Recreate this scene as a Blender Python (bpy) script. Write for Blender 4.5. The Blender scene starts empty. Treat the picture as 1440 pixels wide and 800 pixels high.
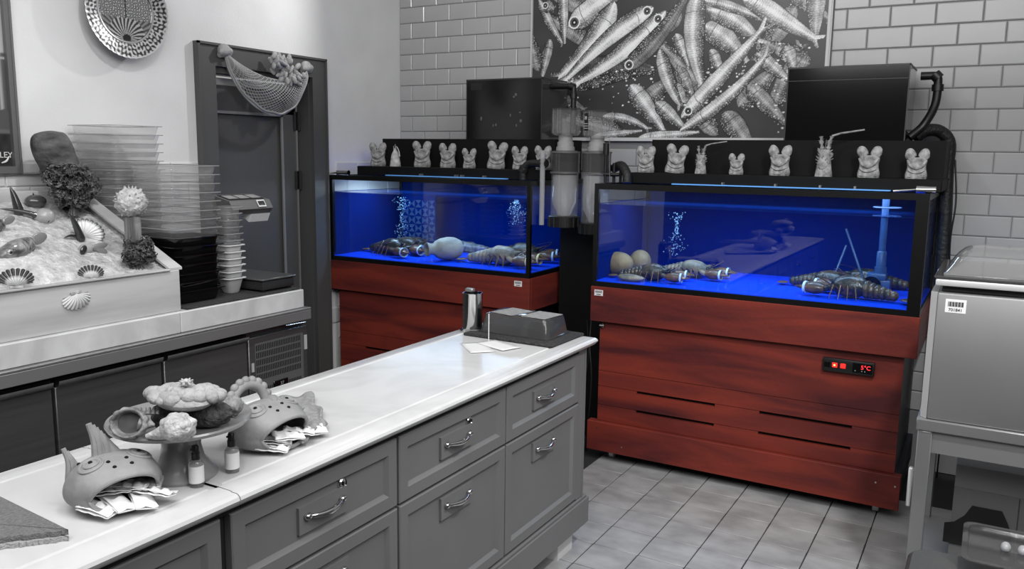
import bpy, bmesh, math, random
import numpy as np
from mathutils import Vector, Matrix

# ------------------------------------------------------------------ camera, world, lights, exposure
C = bpy.context.scene
col = C.collection
YAW, PITCH, ROLL, FPX, EYE = math.radians(29.874), math.radians(8.867), math.radians(0.775), 1178.49, 1.6
_fw = Vector((-math.sin(YAW) * math.cos(PITCH), math.cos(YAW) * math.cos(PITCH), -math.sin(PITCH)))
_r0 = Vector((math.cos(YAW), math.sin(YAW), 0))
_u0 = _r0.cross(_fw)
_rt = _r0 * math.cos(ROLL) + _u0 * math.sin(ROLL)
_up = -_r0 * math.sin(ROLL) + _u0 * math.cos(ROLL)
cam = bpy.data.cameras.new('camera')
cam.sensor_width = 36
cam.lens = FPX / 1440 * 36
cam.clip_start = 0.05
camo = bpy.data.objects.new('camera', cam)
camo.matrix_world = Matrix(((_rt.x, _up.x, -_fw.x, 0), (_rt.y, _up.y, -_fw.y, 0), (_rt.z, _up.z, -_fw.z, EYE), (0, 0, 0, 1)))
col.objects.link(camo)
C.camera = camo

w = bpy.data.worlds.new('room_light')
C.world = w
w.use_nodes = True
w.node_tree.nodes['Background'].inputs[0].default_value = (0.9, 0.9, 0.9, 1)
w.node_tree.nodes['Background'].inputs[1].default_value = 0.42


def spot(loc, target, power, size=70, radius=.04, blend=.6, color=(1, 1, 1)):
    l = bpy.data.lights.new('spot_light', 'SPOT')
    l.energy = power
    l.spot_size = math.radians(size)
    l.spot_blend = blend
    l.shadow_soft_size = radius
    l.color = color
    o = bpy.data.objects.new('spot_light', l)
    o.location = loc
    o.rotation_euler = (Vector(target) - Vector(loc)).to_track_quat('-Z', 'Y').to_euler()
    col.objects.link(o)


def area(loc, target, power, sx, sy, color=(1, 1, 1)):
    l = bpy.data.lights.new('area_light', 'AREA')
    l.shape = 'RECTANGLE'
    l.size, l.size_y = sx, sy
    l.energy = power
    l.color = color
    o = bpy.data.objects.new('area_light', l)
    o.location = loc
    o.rotation_euler = (Vector(target) - Vector(loc)).to_track_quat('-Z', 'Y').to_euler()
    col.objects.link(o)


# ceiling downlights of the shop, then added fill areas
spot((-2.75, 4.05, 2.85), (-3.6, 2.2, 2.0), 40, 110, .03, .7)
spot((-2.0, 1.9, 3.0), (-3.2, 1.7, 1.0), 62, 95, .05, .8)
spot((-0.9, 1.2, 3.0), (-1.6, 1.8, .9), 26, 90, .06, .8)
spot((0.3, 2.0, 3.0), (-.5, 3.2, .0), 190, 95, .07, .9)
spot((-2.0, 2.6, 3.0), (-2.4, 4.7, 2.1), 32, 110, .05, .9)
spot((-1.3, 2.6, 3.0), (-.4, 4.7, 1.9), 22, 100, .05, .9)
area((-.8, .3, 3.0), (-1.5, 2.4, .6), 55, 2.2, 1.4)  # soft overhead fill added for general brightness, not a downlight
area((1.0, 1.0, 2.7), (-1.5, 2.2, .5), 42, 1.2, 1.2)  # unseen side fill, added to brighten the island front
C.view_settings.view_transform = 'Standard'
C.view_settings.look = 'None'
C.view_settings.gamma = 1
C.view_settings.use_curve_mapping = False
C.view_settings.exposure = 0.0
C.cycles.transparent_max_bounces = 32
C.cycles.max_bounces = 8
C.cycles.caustics_reflective = False
C.cycles.caustics_refractive = False

rnd = random.Random(7)


def site(px, py, axis, v):
    """surveyed point: where the sight line through a pixel meets the plane axis = v"""
    d = _fw + _rt * ((px - 720) / FPX) + _up * ((400 - py) / FPX)
    o = Vector((0, 0, EYE))
    i = 'XYZ'.index(axis)
    return o + d * ((v - o[i]) / d[i])


def site_plane(px, py, p0, n):
    d = _fw + _rt * ((px - 720) / FPX) + _up * ((400 - py) / FPX)
    o = Vector((0, 0, EYE))
    return o + d * ((Vector(p0) - o).dot(n) / d.dot(n))


# ------------------------------------------------------------------ materials
def lin(c):
    if not isinstance(c, (tuple, list)):
        c = (c, c, c)
    f = lambda x: x / 12.92 if x <= .04045 else ((x + .055) / 1.055) ** 2.4
    return tuple(f(x / 255) for x in c) + (1,)


MATS = {}


def mat(name, c, rough=.5, metal=0., c2=None, scale=(8, 8, 8), detail=4, bump=0., bscale=60., spec=.5, coat=0.,
        vcol=False, emit=0., lo=.35, hi=.65, coords='Object', dist=0.):
    m = bpy.data.materials.new(name)
    MATS[name] = m
    m.use_nodes = True
    nt = m.node_tree
    N, L = nt.nodes, nt.links
    b = N['Principled BSDF']
    b.inputs['Base Color'].default_value = lin(c)
    b.inputs['Roughness'].default_value = rough
    b.inputs['Metallic'].default_value = metal
    b.inputs['Specular IOR Level'].default_value = spec
    b.inputs['Coat Weight'].default_value = coat
    b.inputs['Coat Roughness'].default_value = .08
    if emit:
        b.inputs['Emission Color'].default_value = lin(c)
        b.inputs['Emission Strength'].default_value = emit
    tc = N.new('ShaderNodeTexCoord')
    src = None
    if c2 is not None:
        mp = N.new('ShaderNodeMapping')
        mp.inputs['Scale'].default_value = scale
        if coords == 'World':
            g = N.new('ShaderNodeNewGeometry')
            L.new(g.outputs['Position'], mp.inputs[0])
        else:
            L.new(tc.outputs[coords], mp.inputs[0])
        n = N.new('ShaderNodeTexNoise')
        n.inputs['Scale'].default_value = 1
        n.inputs['Detail'].default_value = detail
        n.inputs['Distortion'].default_value = dist
        L.new(mp.outputs[0], n.inputs['Vector'])
        r = N.new('ShaderNodeValToRGB')
        r.color_ramp.elements[0].position = lo
        r.color_ramp.elements[1].position = hi
        r.color_ramp.elements[0].color = lin(c)
        r.color_ramp.elements[1].color = lin(c2)
        L.new(n.outputs[0], r.inputs[0])
        src = r.outputs[0]
    if vcol:
        a = N.new('ShaderNodeAttribute')
        a.attribute_name = 'tone'
        if src is None:
            src = a.outputs['Color']
        else:
            mx = N.new('ShaderNodeMix')
            mx.data_type = 'RGBA'
            mx.blend_type = 'MULTIPLY'
            mx.inputs[0].default_value = 1
            L.new(src, mx.inputs[6])
            L.new(a.outputs['Color'], mx.inputs[7])
            src = mx.outputs[2]
    if src is not None:
        L.new(src, b.inputs['Base Color'])
    if bump:
        n = N.new('ShaderNodeTexNoise')
        n.inputs['Scale'].default_value = bscale
        n.inputs['Detail'].default_value = 4
        L.new(tc.outputs['Object'], n.inputs['Vector'])
        bp = N.new('ShaderNodeBump')
        bp.inputs['Strength'].default_value = bump
        bp.inputs['Distance'].default_value = .01
        L.new(n.outputs[0], bp.inputs['Height'])
        L.new(bp.outputs[0], b.inputs['Normal'])
    return m


def clear_mat(name, tint, trans_tint=(1, 1, 1), body=0., rough=.02, ior=1.45, gloss=(1, 1, 1)):
    """thin clear sheet: tinted transmission, a share of diffuse body and a Fresnel reflection"""
    m = bpy.data.materials.new(name)
    MATS[name] = m
    m.use_nodes = True
    nt = m.node_tree
    N, L = nt.nodes, nt.links
    N.remove(N['Principled BSDF'])
    t = N.new('ShaderNodeBsdfTransparent')
    t.inputs[0].default_value = tuple(trans_tint) + (1,)
    d = N.new('ShaderNodeBsdfDiffuse')
    d.inputs[0].default_value = lin(tint)
    g = N.new('ShaderNodeBsdfGlossy')
    g.inputs[0].default_value = tuple(gloss) + (1,)
    g.inputs['Roughness'].default_value = rough
    f = N.new('ShaderNodeFresnel')
    # the same reflectance from either side of the thin sheet
    ge = N.new('ShaderNodeNewGeometry')
    mi = N.new('ShaderNodeMix')
    mi.data_type = 'FLOAT'
    L.new(ge.outputs['Backfacing'], mi.inputs[0])
    mi.inputs[2].default_value = ior
    mi.inputs[3].default_value = 1 / ior
    L.new(mi.outputs[0], f.inputs[0])
    a = N.new('ShaderNodeMixShader')
    a.inputs[0].default_value = body
    L.new(t.outputs[0], a.inputs[1])
    L.new(d.outputs[0], a.inputs[2])
    b = N.new('ShaderNodeMixShader')
    L.new(f.outputs[0], b.inputs[0])
    L.new(a.outputs[0], b.inputs[1])
    L.new(g.outputs[0], b.inputs[2])
    L.new(b.outputs[0], N['Material Output'].inputs[0])
    return m


mat('plaster', 226, .85, c2=218, scale=(3, 3, 3), bump=.15, bscale=90)
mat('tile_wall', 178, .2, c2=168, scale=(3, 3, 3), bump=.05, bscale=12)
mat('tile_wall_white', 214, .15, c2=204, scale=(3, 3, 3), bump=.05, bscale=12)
mat('grout', 128, .9)
mat('grout_floor', 40, .9)
mat('tile_floor', 168, .42, c2=140, scale=(6, 10, 3), coords='World', detail=6, bump=.1, bscale=30)
mat('door_paint', 82, .45, c2=78, scale=(2, 2, 2))
mat('door_paint_edge', 128, .4)
mat('cabinet_paint', 112, .5, c2=106, scale=(2, 2, 2))
mat('dark_gap', 22, .9)
mat('marble', 206, .2, c2=190, scale=(3, 3, 3), dist=1.6, detail=7, lo=.42, hi=.75, spec=.4)
mat('marble_slab', 222, .3, c2=196, scale=(5, 5, 5), dist=1.2, detail=6)
mat('steel', 168, .38, .75, c2=156, scale=(2, 40, 2))
mat('steel_panel', 150, .45, .6, c2=142, scale=(2, 2, 2))
mat('steel_dark', 92, .36, .5, c2=84, scale=(2, 2, 50))
mat('steel_side', 205, .35, .3)
mat('chrome', 215, .12, 1.)
mat('black_gloss', 10, .12)
mat('black_board', 11, .7, c2=15, spec=.2)
mat('black_plastic', 17, .4)
mat('black_frame', 8, .3)
mat('navy_panel', (10, 14, 26), .4)
mat('rubber_hose', 20, .55, bump=.6, bscale=60)
mat('black_mat', 30, .9, c2=62, scale=(140, 140, 140), bump=.8, bscale=150)
mat('wood_red', (126, 49, 38), .5, c2=(74, 30, 32), scale=(1.1, 1.1, 8), coords='World', detail=8, dist=.8, lo=.36, hi=.66, bump=.12, bscale=40, spec=.3)
mat('slot_black', 4, .9)
mat('screw', 190, .3, 1.)
mat('white_plastic', 226, .4)
mat('label_white', 225, .5)
mat('label_grey', 150, .5)
mat('ink', 18, .6)
mat('tank_blue', (0, 34, 104), .9, spec=0)
mat('tank_blue_floor', (14, 74, 240), .8, spec=.08)
mat('led_strip', (90, 150, 215), .5, emit=.3)
mat('red_lamp', (240, 40, 36), .4, emit=1.0)
mat('red_digits', (255, 50, 60), .4, emit=1.6)
mat('amber_dot', (255, 190, 90), .4, emit=5)
mat('poster_print', 255, .35, vcol=True)
mat('frame_white', 205, .35)
mat('plate_print', 255, .25, vcol=True, metal=.35)
mat('picture_print', 255, .25, vcol=True)
mat('frame_grey', 120, .4, .4)
mat('shell_dried', 172, .75, c2=112, scale=(45, 45, 45), bump=.7, bscale=70)
mat('shell_pale', 215, .7, c2=170, scale=(45, 45, 45), bump=.5, bscale=70)
mat('eye_black', 8, .2)
mat('coral', 172, .8, c2=150, scale=(30, 30, 30), bump=.4, bscale=140)
mat('coral_dark', 96, .85, c2=60, scale=(60, 60, 60), bump=.9, bscale=110)
mat('conch', 150, .45, c2=90, scale=(40, 40, 40), bump=.6, bscale=80)
mat('conch_inside', 118, .3)
mat('white_shell', 205, .5, c2=160, scale=(50, 50, 50), bump=.8, bscale=90)
mat('clay', 150, .6, c2=132, scale=(18, 18, 18), bump=.25, bscale=30)
mat('clay_dark', 118, .6, c2=104, scale=(18, 18, 18))
mat('stoneware', 132, .3, c2=122, scale=(10, 10, 10), coat=.4)
mat('hole', 6, .9)
mat('paper', 222, .7)
mat('paper_bright', 244, .6)
mat('foil', 210, .35, .5, c2=150, scale=(40, 40, 40))
mat('cloth_grey', 160, .95, c2=138, scale=(60, 60, 60), bump=.6, bscale=260)
mat('felt_grey', 132, .95, c2=112, scale=(160, 160, 160), bump=.8, bscale=300)
mat('felt_edge', 168, .95, bump=.8, bscale=200)
mat('ice', 216, .3, c2=172, scale=(26, 26, 26), detail=8, bump=1., bscale=70)
mat('tray_wood', 200, .6, c2=170, scale=(3, 1.2, 14), coords='World', detail=6)
mat('scallop', 255, .4, vcol=True)
mat('pepper', 56, .15, c2=44, coat=.5)
mat('tomato', 84, .2, c2=70, coat=.5)
mat('tomato_pale', 168, .3, c2=158, coat=.3)
mat('fish_skin', 150, .3, c2=62, scale=(40, 40, 40), bump=.5, bscale=60, coat=.4)
mat('leaf', 58, .5, c2=98, scale=(30, 30, 30))
mat('log_bark', 104, .85, c2=48, scale=(10, 10, 24), bump=.9, bscale=40)
mat('post_wood', 150, .8, c2=84, scale=(60, 60, 4), bump=.4, bscale=60)
mat('net_cord', 168, .85)
mat('lobster_shell', (40, 44, 40), .3, c2=(112, 92, 68), scale=(22, 22, 22), detail=5, bump=.5, bscale=60, lo=.42, hi=.72, coat=.3)
mat('lobster_pale', (104, 106, 98), .4, c2=(168, 150, 122), scale=(22, 22, 22), bump=.4, bscale=60)
mat('lobster_claw', (58, 54, 46), .35, c2=(122, 88, 64), scale=(14, 14, 14), bump=.3, bscale=50, coat=.3)
mat('claw_band', (215, 240, 250), .4)
mat('claw_band_yellow', (236, 226, 170), .4)
mat('pot_clay', (172, 168, 150), .6, c2=(140, 138, 128), scale=(20, 20, 20))
mat('stone_tan', (160, 136, 98), .6, c2=(120, 104, 80), scale=(14, 14, 14), bump=.2)
mat('pipe_blue', (48, 82, 130), .35)
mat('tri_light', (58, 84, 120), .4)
mat('bubble', (190, 225, 250), .2)
mat('red_cap', (170, 30, 30), .4)
mat('wall_rear', 120, .7, c2=105)
mat('scale_grey', 92, .45)
mat('scale_dark', 46, .4)
mat('bin_grey', 62, .55, bump=.2, bscale=200)
mat('white_block', 215, .7)
clear_mat('glass', 200, (.97, .985, 1.), 0, .0, 1.5)
clear_mat('glass_side', 120, (.8, .9, 1.), .02, .0, 1.5)
clear_mat('water', (20, 60, 200), (.9, .96, 1.), .02, .02, 1.02)
clear_mat('water_top', (20, 80, 200), (.85, .92, 1.), .10, .02, 1.15)
clear_mat('acrylic', 225, (.95, .95, .95), .10, .05, 1.6)
clear_mat('acrylic_cloudy', 205, (.85, .86, .9), .42, .08, 1.5)
clear_mat('pan_clear', 215, (.92, .92, .92), .13, .06, 1.5)
clear_mat('pan_rim', 165, (.8, .8, .8), .72, .08, 1.5)
clear_mat('pan_frosted', 220, (.9, .9, .9), .6, .15, 1.45)
clear_mat('pan_black', 22, (.3, .3, .3), .8, .08, 1.45)
clear_mat('lid_smoke', 90, (.5, .5, .5), .45, .06, 1.45)
clear_mat('dome_clear', 190, (.85, .85, .85), .2, .05, 1.5)
clear_mat('lid_clear', 95, (.7, .7, .7), .22, .05, 1.4)
clear_mat('bottle_clear', 170, (.75, .75, .75), .2, .04, 1.45)

# ------------------------------------------------------------------ mesh builder
OFF = {}


class M:
    def __init__(s):
        s.v, s.f, s.c = [], [], []
        s.tone = 1.0

    def add(s, vs, fs, cs=None):
        k = len(s.v)
        s.v += [tuple(p) for p in vs]
        s.f += [tuple(i + k for i in f) for f in fs]
        s.c += list(cs) if cs is not None else [s.tone] * len(vs)
        return s

    def box(s, x0, x1, y0, y1, z0, z1):
        vs = [(x, y, z) for x in (x0, x1) for y in (y0, y1) for z in (z0, z1)]
        return s.add(vs, [(0, 1, 3, 2), (4, 6, 7, 5), (0, 4, 5, 1), (2, 3, 7, 6), (0, 2, 6, 4), (1, 5, 7, 3)])

    def obox(s, c, ax, ay, az):
        """oriented box from centre and three half-axis vectors"""
        c, ax, ay, az = map(Vector, (c, ax, ay, az))
        vs = [c + ax * i + ay * j + az * k for i in (-1, 1) for j in (-1, 1) for k in (-1, 1)]
        return s.add(vs, [(0, 1, 3, 2), (4, 6, 7, 5), (0, 4, 5, 1), (2, 3, 7, 6), (0, 2, 6, 4), (1, 5, 7, 3)])

    def rbox(s, x0, x1, y0, y1, z0, z1, b=.004, seg=2):
        bm = bmesh.new()
        bmesh.ops.create_cube(bm, size=1)
        for v in bm.verts:
            v.co = Vector(((x0 + x1) / 2 + v.co.x * (x1 - x0), (y0 + y1) / 2 + v.co.y * (y1 - y0), (z0 + z1) / 2 + v.co.z * (z1 - z0)))
        bmesh.ops.bevel(bm, geom=bm.edges[:], offset=b, segments=seg, profile=.5, affect='EDGES')
        bm.verts.index_update()
        s.add([v.co[:] for v in bm.verts], [[v.index for v in f.verts] for f in bm.faces])
        bm.free()
        return s

    def tube(s, pts, r, n=10, cap=True):
        pts = [Vector(p) for p in pts]
        rs = r if isinstance(r, (list, tuple)) else [r] * len(pts)
        vs, fs = [], []
        prev = None
        for i, p in enumerate(pts):
            t = (pts[min(i + 1, len(pts) - 1)] - pts[max(i - 1, 0)])
            t = t.normalized() if t.length > 1e-9 else Vector((0, 0, 1))
            a = prev if prev is not None else (Vector((0, 0, 1)) if abs(t.z) < .9 else Vector((1, 0, 0)))
            a = (a - t * a.dot(t)).normalized()
            prev = a
            b = t.cross(a)
            for k in range(n):
                th = 2 * math.pi * k / n
                vs.append(p + (a * math.cos(th) + b * math.sin(th)) * rs[i])
        for i in range(len(pts) - 1):
            for k in range(n):
                fs.append((i * n + k, i * n + (k + 1) % n, (i + 1) * n + (k + 1) % n, (i + 1) * n + k))
        if cap:
            fs.append(tuple(range(n))[::-1])
            fs.append(tuple((len(pts) - 1) * n + k for k in range(n)))
        return s.add(vs, fs)

    def lathe(s, prof, c=(0, 0, 0), n=32, ax='Z', sx=1, sy=1, tones=None):
        c = Vector(c)
        vs, fs, cs = [], [], []
        for i, (r, h) in enumerate(prof):
            for k in range(n):
                th = 2 * math.pi * k / n
                a, b = r * math.cos(th) * sx, r * math.sin(th) * sy
                p = {'Z': (a, b, h), 'X': (h, a, b), 'Y': (a, h, b)}[ax]
                vs.append(c + Vector(p))
                cs.append(tones[i] if tones else s.tone)
        for i in range(len(prof) - 1):
            for k in range(n):
                fs.append((i * n + k, i * n + (k + 1) % n, (i + 1) * n + (k + 1) % n, (i + 1) * n + k))
        if prof[0][0] > 1e-6:
            fs.append(tuple(range(n))[::-1])
        if prof[-1][0] > 1e-6:
            fs.append(tuple((len(prof) - 1) * n + k for k in range(n)))
        return s.add(vs, fs, cs)

    def ell(s, c, r, n=16, m=10, fn=None, rot=None):
        c = Vector(c)
        vs, fs = [], []
        for j in range(m + 1):
            ph = math.pi * j / m
            for k in range(n):
                th = 2 * math.pi * k / n
                d = Vector((math.sin(ph) * math.cos(th), math.sin(ph) * math.sin(th), math.cos(ph)))
                q = 1 + (fn(d) if fn else 0)
                p = Vector((d.x * r[0] * q, d.y * r[1] * q, d.z * r[2] * q))
                if rot:
                    p = rot @ p
                vs.append(c + p)
        for j in range(m):
            for k in range(n):
                fs.append((j * n + k, (j + 1) * n + k, (j + 1) * n + (k + 1) % n, j * n + (k + 1) % n))
        return s.add(vs, fs)

    def grid(s, nu, nv, fn, tone=None, wrap=False):
        vs, fs, cs = [], [], []
        for i in range(nu + 1):
            for j in range(nv + 1):
                vs.append(fn(i / nu, j / nv))
                cs.append(tone(i / nu, j / nv) if tone else s.tone)
        for i in range(nu):
            for j in range(nv):
                a = i * (nv + 1) + j
                fs.append((a, a + 1, a + nv + 2, a + nv + 1))
        return s.add(vs, fs, cs)

    def prism(s, poly, o, ex, ey, ez):
        """flat outline (2D) extruded: o + ex*u + ey*v, thickness vector ez"""
        o, ex, ey, ez = map(Vector, (o, ex, ey, ez))
        n = len(poly)
        vs = [o + ex * u + ey * v for u, v in poly] + [o + ex * u + ey * v + ez for u, v in poly]
        fs = [tuple(range(n))[::-1], tuple(range(n, 2 * n))] + [(i, (i + 1) % n, n + (i + 1) % n, n + i) for i in range(n)]
        return s.add(vs, fs)

    def xf(s, mtx):
        s.v = [tuple(mtx @ Vector(p)) for p in s.v]
        return s

    def build(s, name, m, parent=None, smooth=True, angle=40, origin=None):
        off = OFF.get(parent.name, Vector()) if parent else Vector(origin if origin is not None else (0, 0, 0))
        me = bpy.data.meshes.new(name)
        me.from_pydata([tuple(Vector(p) - off) for p in s.v], [], s.f)
        me.materials.append(MATS[m] if isinstance(m, str) else m)
        cl = s.c
        if any((not isinstance(x, float)) or x != 1.0 for x in cl):
            at = me.color_attributes.new('tone', 'FLOAT_COLOR', 'POINT')
            arr = np.ones((len(cl), 4), dtype=np.float32)
            for i, x in enumerate(cl):
                arr[i, :3] = x
            at.data.foreach_set('color', arr.ravel())
        me.update()
        bm = bmesh.new()
        bm.from_mesh(me)
        bmesh.ops.recalc_face_normals(bm, faces=bm.faces[:])
        if smooth:
            lim = math.radians(angle)
            for f in bm.faces:
                f.smooth = True
            for e in bm.edges:
                if len(e.link_faces) == 2 and e.calc_face_angle(0) > lim:
                    e.smooth = False
        bm.to_mesh(me)
        bm.free()
        o = bpy.data.objects.new(name, me)
        col.objects.link(o)
        if parent:
            o.parent = parent
            OFF[o.name] = off
        else:
            o.location = off
            OFF[o.name] = off
        return o


def root(name, label, cat, loc=(0, 0, 0), group=None, rz=0):
    o = bpy.data.objects.new(name, None)
    col.objects.link(o)
    o.location = loc
    o.rotation_euler = (0, 0, rz)
    o.empty_display_size = .05
    OFF[o.name] = Vector(loc)
    return tag(o, label, cat, group)


def tag(o, label, cat, group=None):
    o['label'] = label
    o['category'] = cat
    if group:
        o['group'] = group
    return o


def struct(o):
    o['kind'] = 'structure'
    return o


def sroot(name, loc=(0, 0, 0)):
    o = bpy.data.objects.new(name, None)
    col.objects.link(o)
    o.location = loc
    OFF[o.name] = Vector(loc)
    return struct(o)


def dup(o, loc, rz=None, label=None, scale=None, rot=None):
    def cp(a, par):
        b = a.copy()
        col.objects.link(b)
        if par:
            b.parent = par
        for ch in list(a.children):
            cp(ch, b)
        return b
    r = cp(o, None)
    r.location = loc
    if rz is not None:
        r.rotation_euler = (0, 0, rz)
    if rot is not None:
        r.rotation_euler = rot
    if scale is not None:
        r.scale = (scale,) * 3 if not isinstance(scale, tuple) else scale
    if label:
        r['label'] = label
    return r


def mesh_dup(me, name, parent, loc, rot=None):
    """a piece that shares mesh data; loc in world"""
    o = bpy.data.objects.new(name, me)
    col.objects.link(o)
    if parent:
        o.parent = parent
    o.location = Vector(loc) - (OFF[parent.name] if parent else Vector())
    if rot:
        o.rotation_euler = rot
    return o


def text(s_, size, mtx, name, m, parent, ext=.0004, bold=False):
    cu = bpy.data.curves.new('lettering', 'FONT')
    cu.body = s_
    cu.size = size
    cu.extrude = ext
    cu.align_x = 'CENTER'
    cu.align_y = 'CENTER'
    if bold:
        cu.offset = size * .02
    tmp = bpy.data.objects.new('lettering', cu)
    col.objects.link(tmp)
    bpy.context.view_layer.update()
    me = bpy.data.meshes.new_from_object(tmp)
    bpy.data.objects.remove(tmp)
    off = OFF[parent.name]
    me.transform(Matrix.Translation(-off) @ mtx)
    me.materials.clear()
    me.materials.append(MATS[m])
    o = bpy.data.objects.new(name, me)
    col.objects.link(o)
    o.parent = parent
    OFF[o.name] = off
    return o


def frame_mtx(o, ex, ez):
    """matrix whose x axis is ex, z axis (normal) ez"""
    ex, ez = Vector(ex).normalized(), Vector(ez).normalized()
    ey = ez.cross(ex)
    return Matrix(((ex.x, ey.x, ez.x, o[0]), (ex.y, ey.y, ez.y, o[1]), (ex.z, ey.z, ez.z, o[2]), (0, 0, 0, 1)))


def bumps(seed, n, amp, width=.5):
    r = random.Random(seed)
    cs = []
    for _ in range(n):
        v = Vector((r.gauss(0, 1), r.gauss(0, 1), r.gauss(0, 1))).normalized()
        cs.append(v)

    def f(d):
        b = max(d.dot(c) for c in cs)
        ang = math.acos(max(-1, min(1, b)))
        return amp * (max(0, 1 - (ang / width) ** 2))
    return f


def arc(pts, n=8):
    """Catmull-Rom through the points"""
    P = [Vector(p) for p in pts]
    P = [P[0] * 2 - P[1]] + P + [P[-1] * 2 - P[-2]]
    out = []
    for i in range(1, len(P) - 2):
        for k in range(n):
            t = k / n
            a, b, c, d = P[i - 1], P[i], P[i + 1], P[i + 2]
            out.append(.5 * ((2 * b) + (c - a) * t + (2 * a - 5 * b + 4 * c - d) * t * t + (3 * b - a - 3 * c + d) * t ** 3))
    out.append(P[-2])
    return out


WL, WB = -3.6, 4.7
# ------------------------------------------------------------------ room shell
fl = struct(M().box(-3.7, 1.6, -2.5, 4.8, -.06, -.006).build('floor', 'grout_floor', smooth=False))
TS = .196
tile_me = None
gx, gy = -1.526, 3.614
tm = M().rbox(-TS / 2 + .0022, TS / 2 - .0022, -TS / 2 + .0022, TS / 2 - .0022, -.006, 0, .0015, 1).build('tile', 'tile_floor', fl)
tm.location = (gx + TS / 2, gy + TS / 2, 0)
for i in range(-1, 10):
    for j in range(-8, 6):
        if i == 0 and j == 0:
            continue
        x, y = gx + TS * (i + .5), gy + TS * (j + .5)
        if y > WB - TS / 2 or y < 2.1 or (y > 4.15 and x < .1 and x > -1.6):
            continue
        mesh_dup(tm.data, 'tile', fl, (x, y, rnd.uniform(-.0006, .0003)))

wb = struct(M().box(-3.7, 1.6, WB, WB + .1, 0, 3.1).build('wall_back', 'grout', smooth=False))
wl = struct(M().box(WL - .12, WL, -1.5, 2.985, 0, 3.1).box(WL - .12, WL, 3.93, WB, 0, 3.1).box(WL - .12, WL, 2.985, 3.93, 2.145, 3.1)
            .build('wall_left', 'plaster', smooth=False))
struct(M().box(-3.7, 1.6, -2.6, -2.5, 0, 3.1).build('wall_rear', 'wall_rear', smooth=False))
struct(M().box(1.6, 1.7, -2.5, 4.8, 0, 3.1).build('wall_right', 'wall_rear', smooth=False))

TH, TW = .102, .204


def wall_tile(name, w, h, m):
    """tile lying in XZ, front face to -Y, centred"""
    g = .0016
    b = .005
    x, z = w / 2 - g, h / 2 - g
    k = M()
    k.add([(-x, 0, -z), (x, 0, -z), (x, 0, z), (-x, 0, z), (-x, -.004, -z), (x, -.004, -z), (x, -.004, z), (-x, -.004, z),
           (-x + b, -.0075, -z + b), (x - b, -.0075, -z + b), (x - b, -.0075, z - b), (-x + b, -.0075, z - b)],
          [(0, 1, 5, 4), (1, 2, 6, 5), (2, 3, 7, 6), (3, 0, 4, 7), (4, 5, 9, 8), (5, 6, 10, 9), (6, 7, 11, 10), (7, 4, 8, 11), (8, 9, 10, 11)])
    return k


TILE_ME = {}


def put_tile(parent, cx, cz, wdt, side='back', plane=None, m='tile_wall'):
    key = (round(wdt, 3), m)
    if key not in TILE_ME:
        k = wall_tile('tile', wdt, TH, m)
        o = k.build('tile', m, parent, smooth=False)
        TILE_ME[key] = o.data
        me = o.data
        bpy.data.objects.remove(o)
        # mesh was written relative to the parent offset
        me.transform(Matrix.Translation(OFF[parent.name]))
    if side == 'back':
        o = mesh_dup(TILE_ME[key], 'tile', parent, (cx, WB, cz))
    else:
        o = mesh_dup(TILE_ME[key], 'tile', parent, (WL, cx, cz), (0, 0, math.pi / 2))
    return o


# surveyed rows: joints at z = 2.209... scaled to the wall plane
z0 = 1.6 + (2.209 - 1.6) * (WB / 3.354) - 40 * TH
PX0, PX1, PZ0 = -2.575, -.812, 1.695
for r in range(60):
    z = z0 + r * TH
    if z < .3 or z > 2.75:
        continue
    cz = z + TH / 2
    xs = WL - (TW / 2 if r % 2 else 0)
    x = xs
    while x < .95:
        a, b = max(x, WL), min(x + TW, .95)
        x += TW
        if b - a < .03:
            continue
        segs = [(a, b)]
        if z + TH > PZ0 + .03:          # beside the poster only
            if a >= PX0 and b <= PX1:
                continue
            if a < PX0 < b:
                segs = [(a, PX0)]
            elif a < PX1 < b:
                segs = [(PX1, b)]
        lo_ok = (b < -3.3 and z > .3) or (a > -2.3 and b < -1.6 and z > .6) or a > -.5 or z > 1.38
        if not lo_ok:
            continue
        for p, q in segs:
            if q - p > .03:
                put_tile(wb, (p + q) / 2, cz, q - p)
for r in range(60):
    z = z0 + r * TH
    if z < .35 or z + TH > 1.60:
        continue
    cz = z + TH / 2
    for y0, y1, zmin in ((1.5, 2.985, 1.15), (3.94, WB, .3)):
        if z < zmin:
            continue
        y = y0 - (TW / 2 if r % 2 else 0) + .09
        while y < y1:
            a, b = max(y, y0), min(y + TW, y1)
            if b - a > .03:
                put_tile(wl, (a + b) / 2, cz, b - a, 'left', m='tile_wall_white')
            y += TW
# slim rail along the tiles above the ice tray
struct(M().tube([(WL + .02, 1.5, 1.49), (WL + .02, 2.47, 1.487)], .006, 8).build('trim_1', 'steel'))

# ------------------------------------------------------------------ poster of small fish
po = root('fish_poster', 'large framed monochrome photograph of a heap of small silver fish on tiled wall', 'poster', (-1.7, WB, 1.7))
PW, PH = PX1 - PX0, 1.15
nx, nz = 620, 400
U = np.linspace(PX0 + .012, PX1 - .022, nx)
V = np.linspace(PZ0 + .008, PZ0 + PH, nz)
UU, VV = np.meshgrid(U, V)
rs = np.random.RandomState(4)
img = np.full(UU.shape, 52.0) + 6 * np.sin(UU * 9 + 3 * np.sin(VV * 7)) * np.cos(VV * 11)


def pw(x, y):
    p = site(x, y, 'Y', WB)
    return np.array([p.x, p.z])


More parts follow.
